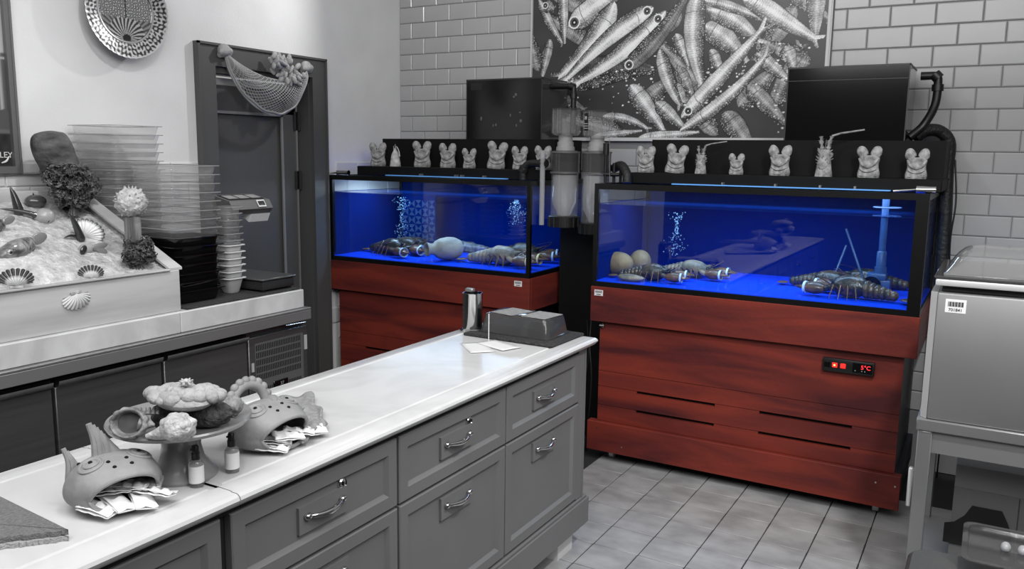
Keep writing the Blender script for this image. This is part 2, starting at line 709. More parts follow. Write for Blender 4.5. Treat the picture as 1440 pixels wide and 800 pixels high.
def fish(head, tail, hw, ctrl=None, bright=210, dark=70, eye=True, fork=True, flip=1):
    global img
    a, b = pw(*head), pw(*tail)
    hwm = hw * .0050
    c = pw(*ctrl) if ctrl else (a + b) / 2
    ts = np.linspace(0, 1, 40)
    best = np.full(UU.shape, 9.0)
    bt = np.zeros(UU.shape)
    bs = np.zeros(UU.shape)
    ln = np.linalg.norm(b - a)
    x0, x1 = min(a[0], b[0], c[0]) - .1, max(a[0], b[0], c[0]) + .1
    y0, y1 = min(a[1], b[1], c[1]) - .1, max(a[1], b[1], c[1]) + .1
    for t in ts:
        p = (1 - t) ** 2 * a + 2 * t * (1 - t) * c + t * t * b
        d = 2 * (1 - t) * (c - a) + 2 * t * (b - c)
        d = d / (np.linalg.norm(d) + 1e-9)
        n = np.array([-d[1], d[0]])
        dx, dy = UU - p[0], VV - p[1]
        along = dx * d[0] + dy * d[1]
        side = dx * n[0] + dy * n[1]
        dist = np.hypot(dx, dy)
        m = dist < best
        best[m] = dist[m]
        bt[m] = (t + along / ln)[m]
        bs[m] = side[m]
    T = bt
    prof = np.where(T < .16, np.sqrt(np.clip(T / .16, 0, 1)) * .92, 1 - .72 * np.clip((T - .35) / .6, 0, 1) ** 1.4)
    prof = np.where((T < .35) & (T >= .16), .92 + .08 * (T - .16) / .19, prof)
    if fork:
        prof = np.where(T > .9, .3 + 5.0 * (T - .9), prof)
    inside = (T > 0) & (T < 1) & (np.abs(bs) < hwm * np.clip(prof, 0, 2)) & (UU > x0) & (UU < x1) & (VV > y0) & (VV < y1)
    if fork:
        inside &= ~((T > .94) & (np.abs(bs) < hwm * (T - .94) * 7))
    s = flip * bs / (hwm * np.clip(prof, .05, 2) + 1e-9)
    shade = dark + (bright - dark) * (np.clip(1 - np.abs(s - .25) ** 1.3, 0, 1) ** 1.1)
    shade = np.where(s < -.45, shade * .55 + 22, shade)
    stripe = 12 * np.sin(bt * ln * 520 + 3.2 * np.abs(s)) * (np.abs(s) < .8) + 16 * np.sin(s * 9 + 1) + 14 * np.sin(bt * 23 + hw)
    nz_ = rs.normal(0, 1, UU.shape)
    sp = (nz_ + np.roll(nz_, 1, 0) + np.roll(nz_, 1, 1)) * 7
    val = shade + stripe + sp
    spark = (np.roll(nz_, 2, 1) > 1.5) & (s < -.15)
    val = np.where(spark, 240, val)
    val = np.where(np.abs(s) > .93, 26, val)
    gill = np.abs(T - .2 - .03 * s * s) < .006 / max(ln, .1) * .3
    val = np.where(gill, 60, val)
    img = np.where(inside, val, img)
    if eye:
        p = a + (b - a) * .085 if not ctrl else (1 - .085) ** 2 * a + 2 * .085 * .915 * c + .085 ** 2 * b
        e = np.hypot(UU - p[0], VV - p[1])
        R = hwm * .5
        img = np.where(e < R, 225, img)
        img = np.where(e < R * .78, 90, img)
        img = np.where(e < R * .5, 18, img)
        img = np.where(e < R * .16, 230, img)


def streaks(n, box_):
    global img
    for _ in range(n):
        x, y = rs.uniform(box_[0], box_[2]), rs.uniform(box_[1], box_[3])
        a = pw(x, y)
        r = rs.uniform(.002, .0055)
        e = np.hypot((UU - a[0]) * rs.uniform(.5, 1), VV - a[1])
        img = np.where(e < r, rs.uniform(170, 245), img)


streaks(160, (755, -150, 1160, 190))
# upper rows (above the picture edge too: the poster goes on)
for i in range(34):
    x, y = rs.uniform(750, 1170), rs.uniform(-190, -40)
    an = rs.uniform(-1.2, 1.2)
    L = rs.uniform(60, 110)
    fish((x, y), (x + L * math.cos(an), y + L * math.sin(an)), rs.uniform(6, 11), bright=rs.uniform(150, 225), flip=rs.choice([-1, 1]))
for (h_, t_, w_) in (((760, 100), (745, 40), 7), ((830, 60), (770, 20), 8), ((905, 60), (845, 110), 9), ((1000, 130), (930, 60), 9), ((1040, 150), (1100, 90), 9), ((1090, 150), (1130, 60), 8),
                     ((1010, 190), (950, 120), 8), ((900, 150), (960, 100), 8), ((1120, 10), (1060, 90), 9), ((880, 185), (780, 160), 7), ((1140, 90), (1080, 60), 8), ((960, 20), (900, 60), 9), ((840, 20), (760, -20), 9), ((1020, 20), (960, -30), 9)):
    fish(h_, t_, w_ * 1.35, bright=150, dark=52, eye=False)
fish((1110, -14), (1170, 30), 9, eye=True, bright=170)
fish((1150, -30), (1147, 60), 10, eye=False, bright=170, dark=110, fork=False)
fish((1052, 120), (1108, 176), 10, bright=170, eye=False, fork=False)
fish((1020, 158), (1062, 215), 13, bright=150, dark=60, eye=False, fork=False)
fish((1105, 66), (1118, 98), 9, bright=190, eye=False)
fish((1066, 76), (1112, 116), 8, bright=190, eye=False, fork=False)
fish((955, 95), (977, 138), 8, bright=150, eye=False, fork=False)
fish((948, 118), (966, 152), 9, bright=180, eye=False, fork=False)
fish((930, 70), (961, 152), 9, (940, 120), bright=200, eye=False, flip=-1)
fish((952, 48), (970, 94), 7, bright=200, eye=False, fork=False)
fish((1001, 70), (1018, 108), 7, bright=190, eye=False, fork=False)
fish((992, 38), (1052, 88), 14, (1022, 50), bright=200, eye=False, fork=False)
fish((996, 14), (1074, 66), 11, (1040, 24), bright=205, eye=False)
fish((990, 1), (1085, 34), 6, (1040, 10), bright=190, eye=False)
fish((1042, -12), (1156, 60), 11, (1100, 30), bright=225, dark=120)
fish((985, -12), (992, 128), 13, (968, 60), bright=205, eye=False, flip=-1)
fish((760, 0), (795, 64), 6, (778, 42), bright=190, eye=False)
fish((793, -25), (796, 62), 8, bright=205, eye=False, fork=False)
fish((768, 8), (782, 14), 8, bright=150)
fish((776, 56), (764, 112), 7, bright=180, eye=False, fork=False)
fish((797, 118), (925, 100), 19, (860, 88), bright=64, dark=38, eye=False, fork=False)
fish((888, 120), (936, 186), 12, bright=215, eye=False, fork=False)
fish((924, 144), (966, 182), 9, bright=200, eye=False)
fish((850, 164), (916, 184), 6, (890, 164), bright=200, eye=False)
fish((790, 136), (826, 156), 7, bright=130, eye=False)
fish((835, 193), (905, 184), 5, bright=190, dark=110, eye=False, fork=False)
fish((900, 194), (985, 186), 6, bright=200, dark=120, eye=False, fork=False)
fish((802, 38), (900, -34), 15, (850, 4), bright=235, dark=120)
fish((866, 4), (781, 114), 14, (842, 66), bright=235, dark=110, eye=False)
fish((921, 12), (787, 124), 11, (870, 34), bright=240, dark=110)
fish((938, 16), (804, 122), 11, (878, 82), bright=240, dark=110)
fish((878, 98), (975, -20), 11, (930, 62), bright=120, dark=46, flip=-1)
fish((958, 184), (1086, 68), 8, (1040, 136), bright=220, dark=80, eye=False)
fish((960, 166), (1084, 30), 10, (1016, 108), bright=225, dark=90)
streaks(46, (1090, 60, 1110, 190))
streaks(50, (960, 90, 1070, 150))
streaks(40, (800, 95, 940, 150))
img = np.clip(img * 1.1, 14, 248) / 255
img = np.where(img <= .04045, img / 12.92, ((img + .055) / 1.055) ** 2.4)
me = bpy.data.meshes.new('print')
vv = np.zeros((nz * nx, 3), dtype=np.float32)
vv[:, 0] = UU.ravel() + 1.7
vv[:, 1] = -.022
vv[:, 2] = VV.ravel() - 1.7
ii = (np.arange(nz - 1)[:, None] * nx + np.arange(nx - 1)[None, :]).ravel()
fc = np.stack([ii, ii + 1, ii + nx + 1, ii + nx], 1)
me.vertices.add(len(vv))
me.vertices.foreach_set('co', vv.ravel())
me.loops.add(len(fc) * 4)
me.loops.foreach_set('vertex_index', fc.ravel())
me.polygons.add(len(fc))
me.polygons.foreach_set('loop_start', np.arange(0, len(fc) * 4, 4))
me.update(calc_edges=True)
at = me.color_attributes.new('tone', 'FLOAT_COLOR', 'POINT')
ca = np.ones((len(vv), 4), dtype=np.float32)
ca[:, :3] = img.ravel()[:, None]
at.data.foreach_set('color', ca.ravel())
me.materials.append(MATS['poster_print'])
pr = bpy.data.objects.new('print', me)
col.objects.link(pr)
pr.parent = po
M().box(PX0 + .004, PX1 - .008, WB - .021, WB - .0085, PZ0 + .004, PZ0 + PH).build('backing', 'frame_white', po, smooth=False)
k = M().box(PX1 - .022, PX1, WB - .03, WB - .0085, PZ0 - .012, PZ0 + PH).box(PX1 - .017, PX1 - .006, WB - .036, WB - .03, PZ0, PZ0 + PH)
k.box(PX0, PX0 + .01, WB - .03, WB - .0085, PZ0 - .012, PZ0 + PH).box(PX0, PX1, WB - .03, WB - .0085, PZ0 - .012, PZ0 + .006)
k.build('frame', 'frame_white', po, smooth=False)

# ------------------------------------------------------------------ door in the left wall
d = sroot('door_1', (WL, 3.45, 0))
DY0, DY1, DZ = 2.985, 3.93, 2.145
T_ = .115
k = M().box(WL, WL + .028, DY0, DY0 + T_, 0, DZ).box(WL, WL + .028, DY1 - T_, DY1, 0, DZ)
k.box(WL, WL + .028, DY0 + T_, DY1 - T_, DZ - T_, DZ)
k.build('door_frame', 'door_paint', d, smooth=False)
k = M()
for y in (DY0, DY1 - .012):
    k.box(WL + .028, WL + .04, y, y + .012, 0, DZ)
k.box(WL + .028, WL + .04, DY0, DY1, DZ - .012, DZ)
k.box(WL + .028, WL + .034, DY1 - T_ - .006, DY1 - T_ + .004, 0, DZ - T_)
k.build('architrave_bead', 'door_paint', d, smooth=False)
M().box(WL - .14, WL, DY0 + T_ - .01, DY0 + T_ + .008, 0, DZ - T_).box(WL - .14, WL, DY1 - T_ - .012, DY1 - T_ + .01, 0, DZ - T_).box(WL - .14, WL, DY0 + T_, DY1 - T_, DZ - T_ - .03, DZ - T_).build('jamb', 'door_paint', d, smooth=False)
M().box(WL - .12, WL - .06, DY0 + T_, DY1 - T_, DZ - T_ - .035, DZ - T_ - .03).build('light_gap', 'frame_white', d, smooth=False)
ly0, ly1 = DY0 + T_ + .012, DY1 - T_ - .035
lf = M().box(WL - .13, WL - .09, ly0, ly1, 0, DZ - T_ - .085).box(WL - .09, WL - .075, ly1 - .12, ly1, 0, DZ - T_ - .085).box(WL - .09, WL - .075, ly0, ly1, DZ - T_ - .22, DZ - T_ - .085).build('door_leaf', 'door_paint', d, smooth=False)
M().box(WL - .13, WL - .1, ly0, ly1, DZ - T_ - .085, DZ - T_ - .045).build('transom_light', 'frame_white', lf, smooth=False)
M().box(WL - .075, WL - .066, ly1 - .135, ly1 - .12, 0, DZ - T_ - .22).box(WL - .075, WL - .066, ly0, ly1 - .12, DZ - T_ - .235, DZ - T_ - .22).build('panel_moulding', 'door_paint_edge', lf)
M().box(WL - .075, WL - .066, ly1 - .012, ly1 - .004, 0, DZ - T_ - .09).build('edge_bead', 'door_paint_edge', lf)
for hz in (1.72, 1.37):
    M().tube([(WL - .062, ly1 + .008, hz), (WL - .062, ly1 + .008, hz + .11)], .007, 8).box(WL - .07, WL - .066, ly1 - .03, ly1 + .03, hz, hz + .11).build('hinge', 'scale_dark', d)

# ------------------------------------------------------------------ net bag with coral over the door
nb = root('fishing_net', 'small swagged fishing net pinned over the dark door frame by two pale shells', 'net', (WL, 3.3, 1.9))
P0, P1 = site(316, 74, 'X', WL + .05), site(431, 97, 'X', WL + .05)
PB = site(384, 158, 'X', WL + .09)


def net_pt(u, v):
    # u along from P0 to P1, v from upper rope (0) to lower rim (1)
    top = P0.lerp(P1, u)
    top.z -= .10 * (4 * u * (1 - u)) ** .8
    uu = u + .05 * math.sin(math.pi * u)
    low = P0.lerp(P1, uu)
    low.z -= .285 * (4 * u * (1 - u)) ** .62
    p = top.lerp(low, v)
    p.x += .085 * math.sin(math.pi * min(1, v * .8 + .2)) * (4 * u * (1 - u)) ** .5
    return p


k = M()
NU, NV = 24, 11
for i in range(-NV, NU + 1):
    a = []
    for j in range(NV + 1):
        u = (i + j) / NU
        if 0 <= u <= 1:
            a.append(net_pt(u, j / NV))
    if len(a) > 1:
        k.tube(a, .0018, 4, False)
    a = []
    for j in range(NV + 1):
        u = (i + NV - j) / NU
        if 0 <= u <= 1:
            a.append(net_pt(u, j / NV))
    if len(a) > 1:
        k.tube(a, .0018, 4, False)
o = k.build('net_mesh', 'net_cord', nb)
o['kind'] = 'stuff'
k = M()
for v in (0, 1):
    k.tube([net_pt(u / 30, v) for u in range(31)], [.0035 + .004 * v] * 31, 6)
k.tube([net_pt(u / 30, .96) + Vector((.006, 0, .004 * math.sin(u))) for u in range(31)], .006, 6)
k.build('rim_rope', 'net_cord', nb)
for n_, p in (('starfish', P0), ('starfish', P1)):
    M().ell(p + Vector((-.005, 0, .01)), (.03, .038, .036), 18, 12, bumps(3, 6, .35, .5)).build('pin_shell', 'coral', nb)
    M().ell(p + Vector((.026, .004, .012)), (.004, .004, .004), 8, 6).build('pin_head', 'ink', nb)
cc = site(402, 98, 'X', WL + .12)
k = M()
for i in range(75):
    a, b = rnd.uniform(0, 6.28), rnd.uniform(0, 1) ** .5
    t = b * math.cos(a)
    p = cc + Vector((rnd.uniform(-.03, .035), t * .125, b * math.sin(a) * .062 - t * .045))
    ro_ = Matrix.Rotation(rnd.uniform(-1.2, 1.2), 3, 'X')
    k.ell(p, (rnd.uniform(.010, .015), rnd.uniform(.010, .015), rnd.uniform(.018, .03)), 10, 8, None, ro_)
tag(k.build('coral', 'coral', origin=(cc.x, cc.y, cc.z - .07)), 'knobbly pale coral lying in the net over the door', 'coral')

# ------------------------------------------------------------------ wall plate
pc = Vector((WL + .06, 2.565, 2.225))
R_ = .212
k = M()
NA, NR = 288, 90


def plate_pt(i, j):
    th = 2 * math.pi * j / NA
    r = i / NR
    rr = r * R_ * (1 + (.012 * abs(math.cos(24 * th)) if r > .93 else 0))
    h = .004 + (.02 * max(0, (r - .62) / .38) if r > .62 else 0) + (.004 if .64 < r < .68 else 0)
    return (pc.x + h, pc.y + rr * math.cos(th), pc.z + rr * math.sin(th))


def vor(y, z, s):
    gx_, gz_ = math.floor(y * s), math.floor(z * s)
    best = 9
    for a in (-1, 0, 1):
        for b in (-1, 0, 1):
            h = math.sin((gx_ + a) * 127.1 + (gz_ + b) * 311.7) * 43758.5
            fx, fz = (h - math.floor(h)) * .6 + .2, ((h * 1.7) - math.floor(h * 1.7)) * .6 + .2
            best = min(best, math.hypot(gx_ + a + fx - y * s, gz_ + b + fz - z * s))
    return best


def plate_tone(i, j):
    th = 2 * math.pi * j / NA
    r = i / NR
    y, z = r * R_ * math.cos(th), r * R_ * math.sin(th)
    if .64 < r < .7:
        return .42 if r > .655 else .05
    if r < .64:
        if z > -.035:
            q = vor(y, z, 75)
            v = .05 if .3 < q < .46 else (.55 if q < .3 else .28)
            if abs(y) < .003:
                v = .04
        else:
            an = math.atan2(z + .125, y)
            d_ = math.hypot(y, z + .125)
            v = .55 if math.sin(an * 26 + d_ * 60) > .05 else .06
            if d_ < .02:
                v = .03
            if d_ > .1:
                v = .3 if math.sin(an * 40) > 0 else .1
    else:
        q = math.sin(th * 22 + 9 * r) * math.sin(r * 60 + 3 * math.sin(th * 11)) + .6 * math.sin(th * 61)
        v = .62 if q > .25 else (.3 if q > -.15 else .04)
        if r > .975:
            v = .6
    return v


vs, cs, fs = [], [], []
for i in range(NR + 1):
    for j in range(NA):
        vs.append(plate_pt(i, j))
        cs.append(plate_tone(i, j))
for i in range(NR):
    for j in range(NA):
        fs.append((i * NA + j, i * NA + (j + 1) % NA, (i + 1) * NA + (j + 1) % NA, (i + 1) * NA + j))
k.add(vs, fs, cs)
n0 = len(vs)
back = [(pc.x + (.024 if q else .0), p[1], p[2]) for q, p in ((1, vs[NR * NA + j]) for j in range(NA))]
back2 = [(pc.x - .003, pc.y + (p[1] - pc.y) * .6, pc.z + (p[2] - pc.z) * .6) for p in vs[NR * NA:NR * NA + NA]]
k.add([(p[0] - .004, p[1], p[2]) for p in vs[NR * NA:]] + back2, [(j, (j + 1) % NA, NA + (j + 1) % NA, NA + j) for j in range(NA)] + [tuple(range(NA, 2 * NA))], [.3] * (2 * NA))
pl = root('wall_plate', 'round ornate patterned plate with scalloped rim hung on the white wall', 'plate', (WL, pc.y, pc.z - R_))
k.build('dish', 'plate_print', pl, angle=60)
M().tube([(WL, pc.y, pc.z + .02), (pc.x, pc.y, pc.z + .02)], .02, 12).build('hanger', 'steel', pl)

# ------------------------------------------------------------------ framed picture at the left edge
pf = root('framed_picture', 'grey framed dark bar picture on white wall with white lettering low down', 'picture', (WL, 1.7, 1.49))
y1_, zb = 2.06, 1.49
k = M().box(WL, WL + .03, y1_ - .03, y1_, zb, 2.5).box(WL, WL + .03, 1.3, y1_ - .03, zb, zb + .03).box(WL + .03, WL + .035, y1_ - .012, y1_ - .004, zb, 2.5)
k.build('frame', 'frame_grey', pf, smooth=False)


def pic_tone(u, v):
    y = 1.3 + u * (y1_ - .03 - 1.3)
    z = zb + .03 + v * (2.5 - zb - .03)
    g = .035 + .01 * math.sin(y * 90) * math.sin(z * 70)
    if 1.655 < z < 1.67 or 1.70 < z < 1.705:
        g = .13
    if 1.67 < z < 1.75:
        g = .09
    if z > 1.75:
        g = .06 + .05 * (math.sin(y * 150) > .3) + (.35 if math.sin(y * 210 + 1.3) > .93 and z < 1.98 else 0)
    if 1.955 < z < 1.965 or 2.13 < z < 2.135:
        g = .4
    if z > 1.98:
        g = .45 if math.sin(y * 42) > -.4 else .3
    return g


M().grid(60, 120, lambda u, v: (WL + .008, 1.3 + u * (y1_ - .03 - 1.3), zb + .03 + v * (2.5 - zb - .03)), pic_tone).build('print', 'picture_print', pf, smooth=False)
text('SLEY', .034, frame_mtx((WL + .0095, 1.998, 1.566), (0, 1, 0), (1, 0, 0)), 'lettering', 'label_white', pf)
M().tube(arc([(WL + .010, 1.985, 1.534), (WL + .010, 2.005, 1.542), (WL + .010, 2.018, 1.562)], 4), [.002, .003, .0035, .004, .0045, .004, .0035, .003, .002], 6).build('brush_stroke', 'label_white', pf)

# ------------------------------------------------------------------ lobster tanks
M_ZB = .932


def tank(nm, x0, x1, yf, yb, lab_stand, lab_tank, has_ctrl):
    """stand and glass tank with their shared geometry"""
    cx = (x0 + x1) / 2
    st = root('tank_stand', lab_stand, 'stand', (cx, (yf + yb) / 2, 0))
    # body carcass
    bx0, bx1 = x0 + .045, x1 - .05
    M().box(bx0 + .004, bx1 - .004, yf + .05, yb - .02, .10, .75).build('carcass', 'navy_panel', st, smooth=False)
    seams = [.214, .302, .403, .485, .747]
    for a, b in zip(seams[:-1], seams[1:]):
        zc0, zc1 = a + .0012, b - .0012
        k = M()
        # long slots are notched into the lower edge of two planks
        if abs(b - .403) < .002 or abs(b - .485) < .002 and False:
            pass
        top_notch = abs(b - .302) < .002 or abs(b - .403) < .002
        if top_notch:
            W = x1 - x0
            n1 = (bx0 + .14 * W, bx0 + .405 * W)
            n2 = (bx0 + .545 * W, bx0 + .815 * W)
            k.box(bx0, bx1, yf + .03, yf + .05, zc0, zc1 - .014)
            for p, q in ((bx0, n1[0]), (n1[1], n2[0]), (n2[1], bx1)):
                k.box(p, q, yf + .03, yf + .05, zc1 - .014, zc1)
        else:
            k.box(bx0, bx1, yf + .03, yf + .05, zc0, zc1)
        k.build('plank', 'wood_red', st, smooth=False)
    M().box(bx0 + .1, bx1 - .1, yf + .0495, yf + .0515, .28, .41).build('slot_backing', 'slot_black', st, smooth=False)
    # upper trim board and plinth
    M().rbox(x0, x1, yf, yf + .022, .75, M_ZB, .002, 1).build('top_trim', 'wood_red', st, smooth=False)
    M().rbox(x1 - .022, x1, yf + .0225, yb, .75, M_ZB, .002, 1).build('side_trim', 'wood_red', st, smooth=False)
    M().rbox(x0, x0 + .022, yf + .0225, yb, .75, M_ZB, .002, 1).build('side_trim', 'wood_red', st, smooth=False)
    M().box(x0 + .022, x1 - .022, yf + .0225, yb, .90, M_ZB - .002).build('deck', 'navy_panel', st, smooth=False)
    M().rbox(x0, x1 - .02, yf, yf + .022, .057, .214, .002, 1).build('plinth_board', 'wood_red', st, smooth=False)
    M().box(x0, x1 - .02, yf + .0225, yf + .05, .19, .213).build('plinth_cap', 'wood_red', st, smooth=False)
    M().box(x0 + .01, x1 - .03, yf + .0505, yb - .02, .075, .2).build('plinth_box', 'navy_panel', st, smooth=False)
    for x in (x0 + .11, x1 - .12):
        for y in (yf + .1, yb - .1):
            c_ = M().tube([(x - .012, y, .028), (x + .012, y, .028)], .028, 16).build('castor', 'white_plastic', st)
            M().box(x - .018, x + .018, y - .012, y + .012, .05, .075).tube([(x - .02, y, .028), (x + .02, y, .028)], .006, 8).build('fork', 'steel', c_)
    for x, z in ((x1 - .12, .17), (x1 - .04, .167), (x0 + .06, .18), (x0 + .2, .1)):
        M().tube([(x, yf - .001, z), (x, yf + .002, z)], .004, 8).build('screw', 'screw', st)
    # stock label
    lx = x0 + .045 if has_ctrl else x1 - .07
    lb = M().box(lx - .024, lx + .024, yf - .0012, yf, .885, .915).build('stock_label', 'label_white', st, smooth=False)
    k = M()
    for i in range(13):
        k.box(lx - .019 + i * .003, lx - .0175 + i * .003, yf - .0016, yf - .0011, .899, .911)
    k.box(lx - .012, lx + .012, yf - .0016, yf - .0011, .889, .893)
    k.build('barcode', 'ink', lb, smooth=False)
    if has_ctrl:
        a = M().rbox(-.62, -.402, yf + .008, yf + .03, .647, .708, .004, 2).build('control_panel', 'black_plastic', st)
        for xx, rr in ((-.567, .0), (-.532, .0)):
            b = M().rbox(xx - .0115, xx + .0115, yf + .003, yf + .008, .668, .690, .002, 1).build('switch', 'red_lamp', a)
        M().ell((-.568, yf + .003, .679), (.004, .001, .004), 8, 6).build('lamp_dot', 'amber_dot', a)
        M().rbox(-.492, -.41, yf + .006, yf + .008, .656, .7, .001, 1).build('thermostat', 'black_gloss', a)
        text('5\u00b0C', .026, frame_mtx((-.437, yf + .0054, .682), (1, 0, 0), (0, -1, 0)), 'digits', 'red_digits', a)
        M().rbox(-.612, -.588, yf + .006, yf + .008, .664, .692, .002, 1).build('socket', 'black_gloss', a)
        k = M()
        for xx in (-.48, -.452, -.44):
            k.ell((xx, yf + .006, .665), (.0025, .001, .0025), 8, 6)
        k.build('button', 'label_grey', a)
        h = M().rbox(x0 + .047, x0 + .07, yf + .018, yf + .03, .715, .738, .003, 1).tube([(x0 + .05, yf + .014, .727), (x0 + .075, yf + .014, .727)], .006, 8).build('side_latch', 'chrome', st)
    # ---- glass tank
    tk = root('glass_tank', lab_tank, 'aquarium', (cx, (yf + yb) / 2, M_ZB))
    X0, X1, Y0, Y1 = x0 + .004, x1 - .004, yf + .004, yb
    Z0, Z1 = M_ZB, 1.457
    fb = .022
    k = M()
    for (a, b, c_, e) in ((X0, X1, Y0, Y0 + fb), (X0, X1, Y1 - fb, Y1), (X0, X0 + fb, Y0 + fb, Y1 - fb), (X1 - fb, X1, Y0 + fb, Y1 - fb)):
        k.box(a, b, c_, e, Z0, Z0 + .026)
    k.build('bottom_frame', 'black_frame', tk, smooth=False)
    k = M()
    for (a, b, c_, e) in ((X0, X1, Y0, Y0 + fb), (X0, X1, Y1 - fb, Y1), (X0, X0 + fb, Y0 + fb, Y1 - fb), (X1 - fb, X1, Y0 + fb, Y1 - fb)):
        k.box(a, b, c_, e, Z1 - .028, Z1)
    k.build('top_frame', 'black_frame', tk, smooth=False)
    for (a, c_) in ((X0, Y0), (X1 - fb, Y0), (X0, Y1 - fb), (X1 - fb, Y1 - fb)):
        wd = fb + (.03 if has_ctrl and a > cx and c_ == Y0 else 0)
        M().box(a + fb - wd if a > cx else a, a + fb, c_, c_ + fb, Z0 + .026, Z1 - .028).build('corner_post', 'black_frame', tk, smooth=False)
    M().box(X0 + fb, X1 - fb, Y0 + .004, Y0 + .012, Z0 + .026, Z1 - .028).build('front_pane', 'glass', tk, smooth=False)
    M().box(X0 + .013, X0 + .019, Y0 + fb, Y1 - fb, Z0 + .03, Z1 - .1).build('side_panel', 'tank_blue', tk, smooth=False)
    M().box(X1 - .012, X1 - .004, Y0 + fb, Y1 - fb, Z0 + .026, Z1 - .028).build('side_pane', 'glass', tk, smooth=False)
    M().box(X0 + .004, X0 + .012, Y0 + fb, Y1 - fb, Z0 + .026, Z1 - .028).build('side_pane', 'glass', tk, smooth=False)
    M().box(X0 + .01, X1 - .01, Y1 - .018, Y1 - .008, Z0 + .02, Z1 - .028).build('back_panel', 'tank_blue', tk, smooth=False)
    M().box(X0 + .006, X1 - .006, Y0 + .006, Y1 - .006, Z0 + .008, Z0 + .03).build('floor_panel', 'tank_blue_floor', tk, smooth=False)
    M().box(X0 + .0195, X1 - .0125, Y0 + .0125, Y1 - .0185, Z0 + .0305, 1.352).build('water', 'water', tk, smooth=False)
    M().box(X0 + .0195, X1 - .0125, Y0 + .0125, Y1 - .0185, 1.3525, 1.3555).build('water_surface', 'water_top', tk, smooth=False)
    # hood ledge and black shelf board
    return st, tk


T1 = (-3.572, -2.152, 3.935, 4.66)
T2 = (-1.776, -.238, 3.91, 4.66)
s1, t1 = tank('a', *T1, 'red stained slatted wooden stand under the smaller blue tank by the door', 'blue lit glass lobster tank near the door with a clay jar inside', False)
s2, t2 = tank('b', *T2, 'red stained slatted wooden stand with a lit red control panel', 'blue lit glass lobster tank with pump and pipe near the steel machine', True)
FLZ = M_ZB + .0305


def hood(x0, x1, zb_, lab, labs):
    h = root('tank_hood', lab, 'hood', ((x0 + x1) / 2, 4.3, zb_))
    M().rbox(x0, x1, 4.07, 4.6, zb_, zb_ + .055, .004, 1).build('ledge', 'black_board', h)
    M().box(x0 + .25, x1 - .2, 4.035, 4.069, zb_ + .001, zb_ + .006).build('light_bar', 'led_strip', h, smooth=False)
    for x in (x0 + .5, x0 + .75, x1 - .35, x1 - .5):
        M().box(x, x + .008, 4.035, 4.069, zb_ + .0065, zb_ + .018).build('bar_clip', 'steel', h, smooth=False)
    b = M().box(x0 + .06, x1 - .005, 4.25, 4.6, zb_ + .0555, 1.683).build('shelf_box', 'black_board', origin=((x0 + x1) / 2, 4.4, zb_ + .0555), smooth=False)
    tag(b, labs, 'shelf')
    return h


hood(-3.46, -2.17, 1.458, 'long black hood ledge on the tank beside the door', 'long black box behind the dried shells over the tank beside the door')
hood(-1.66, -.21, 1.458, 'long black hood ledge on the tank with the pump', 'long black box behind the dried shells over the tank with the pump')

# lamps in the hoods: they light the water
for (a, b, c_, e) in (T1, T2):
    area(((a + b) / 2, 4.22, 1.43), ((a + b) / 2, 4.2, .9), 9, (b - a) * .85, .2, (.7, .85, 1))
area((-3.35, 4.25, 1.45), (-3.4, 4.3, 1.2), 1.2, .12, .1, (.6, .85, 1))


# black upper tanks
def upper(x0, x1, lab):
    u = root('black_filter_tank', lab, 'tank', ((x0 + x1) / 2, 4.45, 1.684), 'black glass boxes over the lobster tanks')
    y0, y1, z0_, z1_ = 4.3, 4.62, 1.684, 2.03
    M().box(x0 + .006, x1 - .006, y0 + .006, y1 - .006, z0_, z1_ - .004).build('box', 'black_gloss', u, smooth=False)
    M().box(x0, x1, y0, y0 + .005, z0_, z1_).build('front_pane', 'black_gloss', u, smooth=False)
    M().box(x1 - .005, x1, y0 + .0055, y1, z0_, z1_).build('side_pane', 'lid_smoke', u, smooth=False)
    k = M().box(x0 - .002, x1 + .002, y0 - .002, y0 + .004, z1_ - .006, z1_ + .002).box(x1 - .004, x1 + .002, y0, y1, z1_ - .006, z1_ + .002)
    k.box(x0 - .002, x0 + .004, y0 - .002, y0, z0_, z1_).box(x1 - .003, x1 + .002, y0 - .002, y0, z0_, z1_)
    k.build('edge_strip', 'scale_dark', u, smooth=False)
    return u


u1 = upper(-2.8, -2.29, 'smaller black glass box with faint spots standing above the tank by the door')
for i in range(9):
    M().ell((rnd.uniform(-2.7, -2.35), 4.2995, rnd.uniform(1.74, 1.95)), (rnd.uniform(.004, .009), .0006, rnd.uniform(.004, .012)), 8, 6).build('limescale_spot', 'scale_grey', u1)
M().box(-2.77, -2.69, 4.2985, 4.3, 1.97, 2.01).build('patch', 'ink', u1, smooth=False)
u2 = upper(-.935, -.394, 'larger black glass box standing above the tank with the pump')
M().box(-.93, -.40, 4.2985, 4.2998, 1.965, 1.968).build('water_line', 'scale_dark', u2, smooth=False)

# ------------------------------------------------------------------ dried shells on the ledges
SHZ = 1.5135


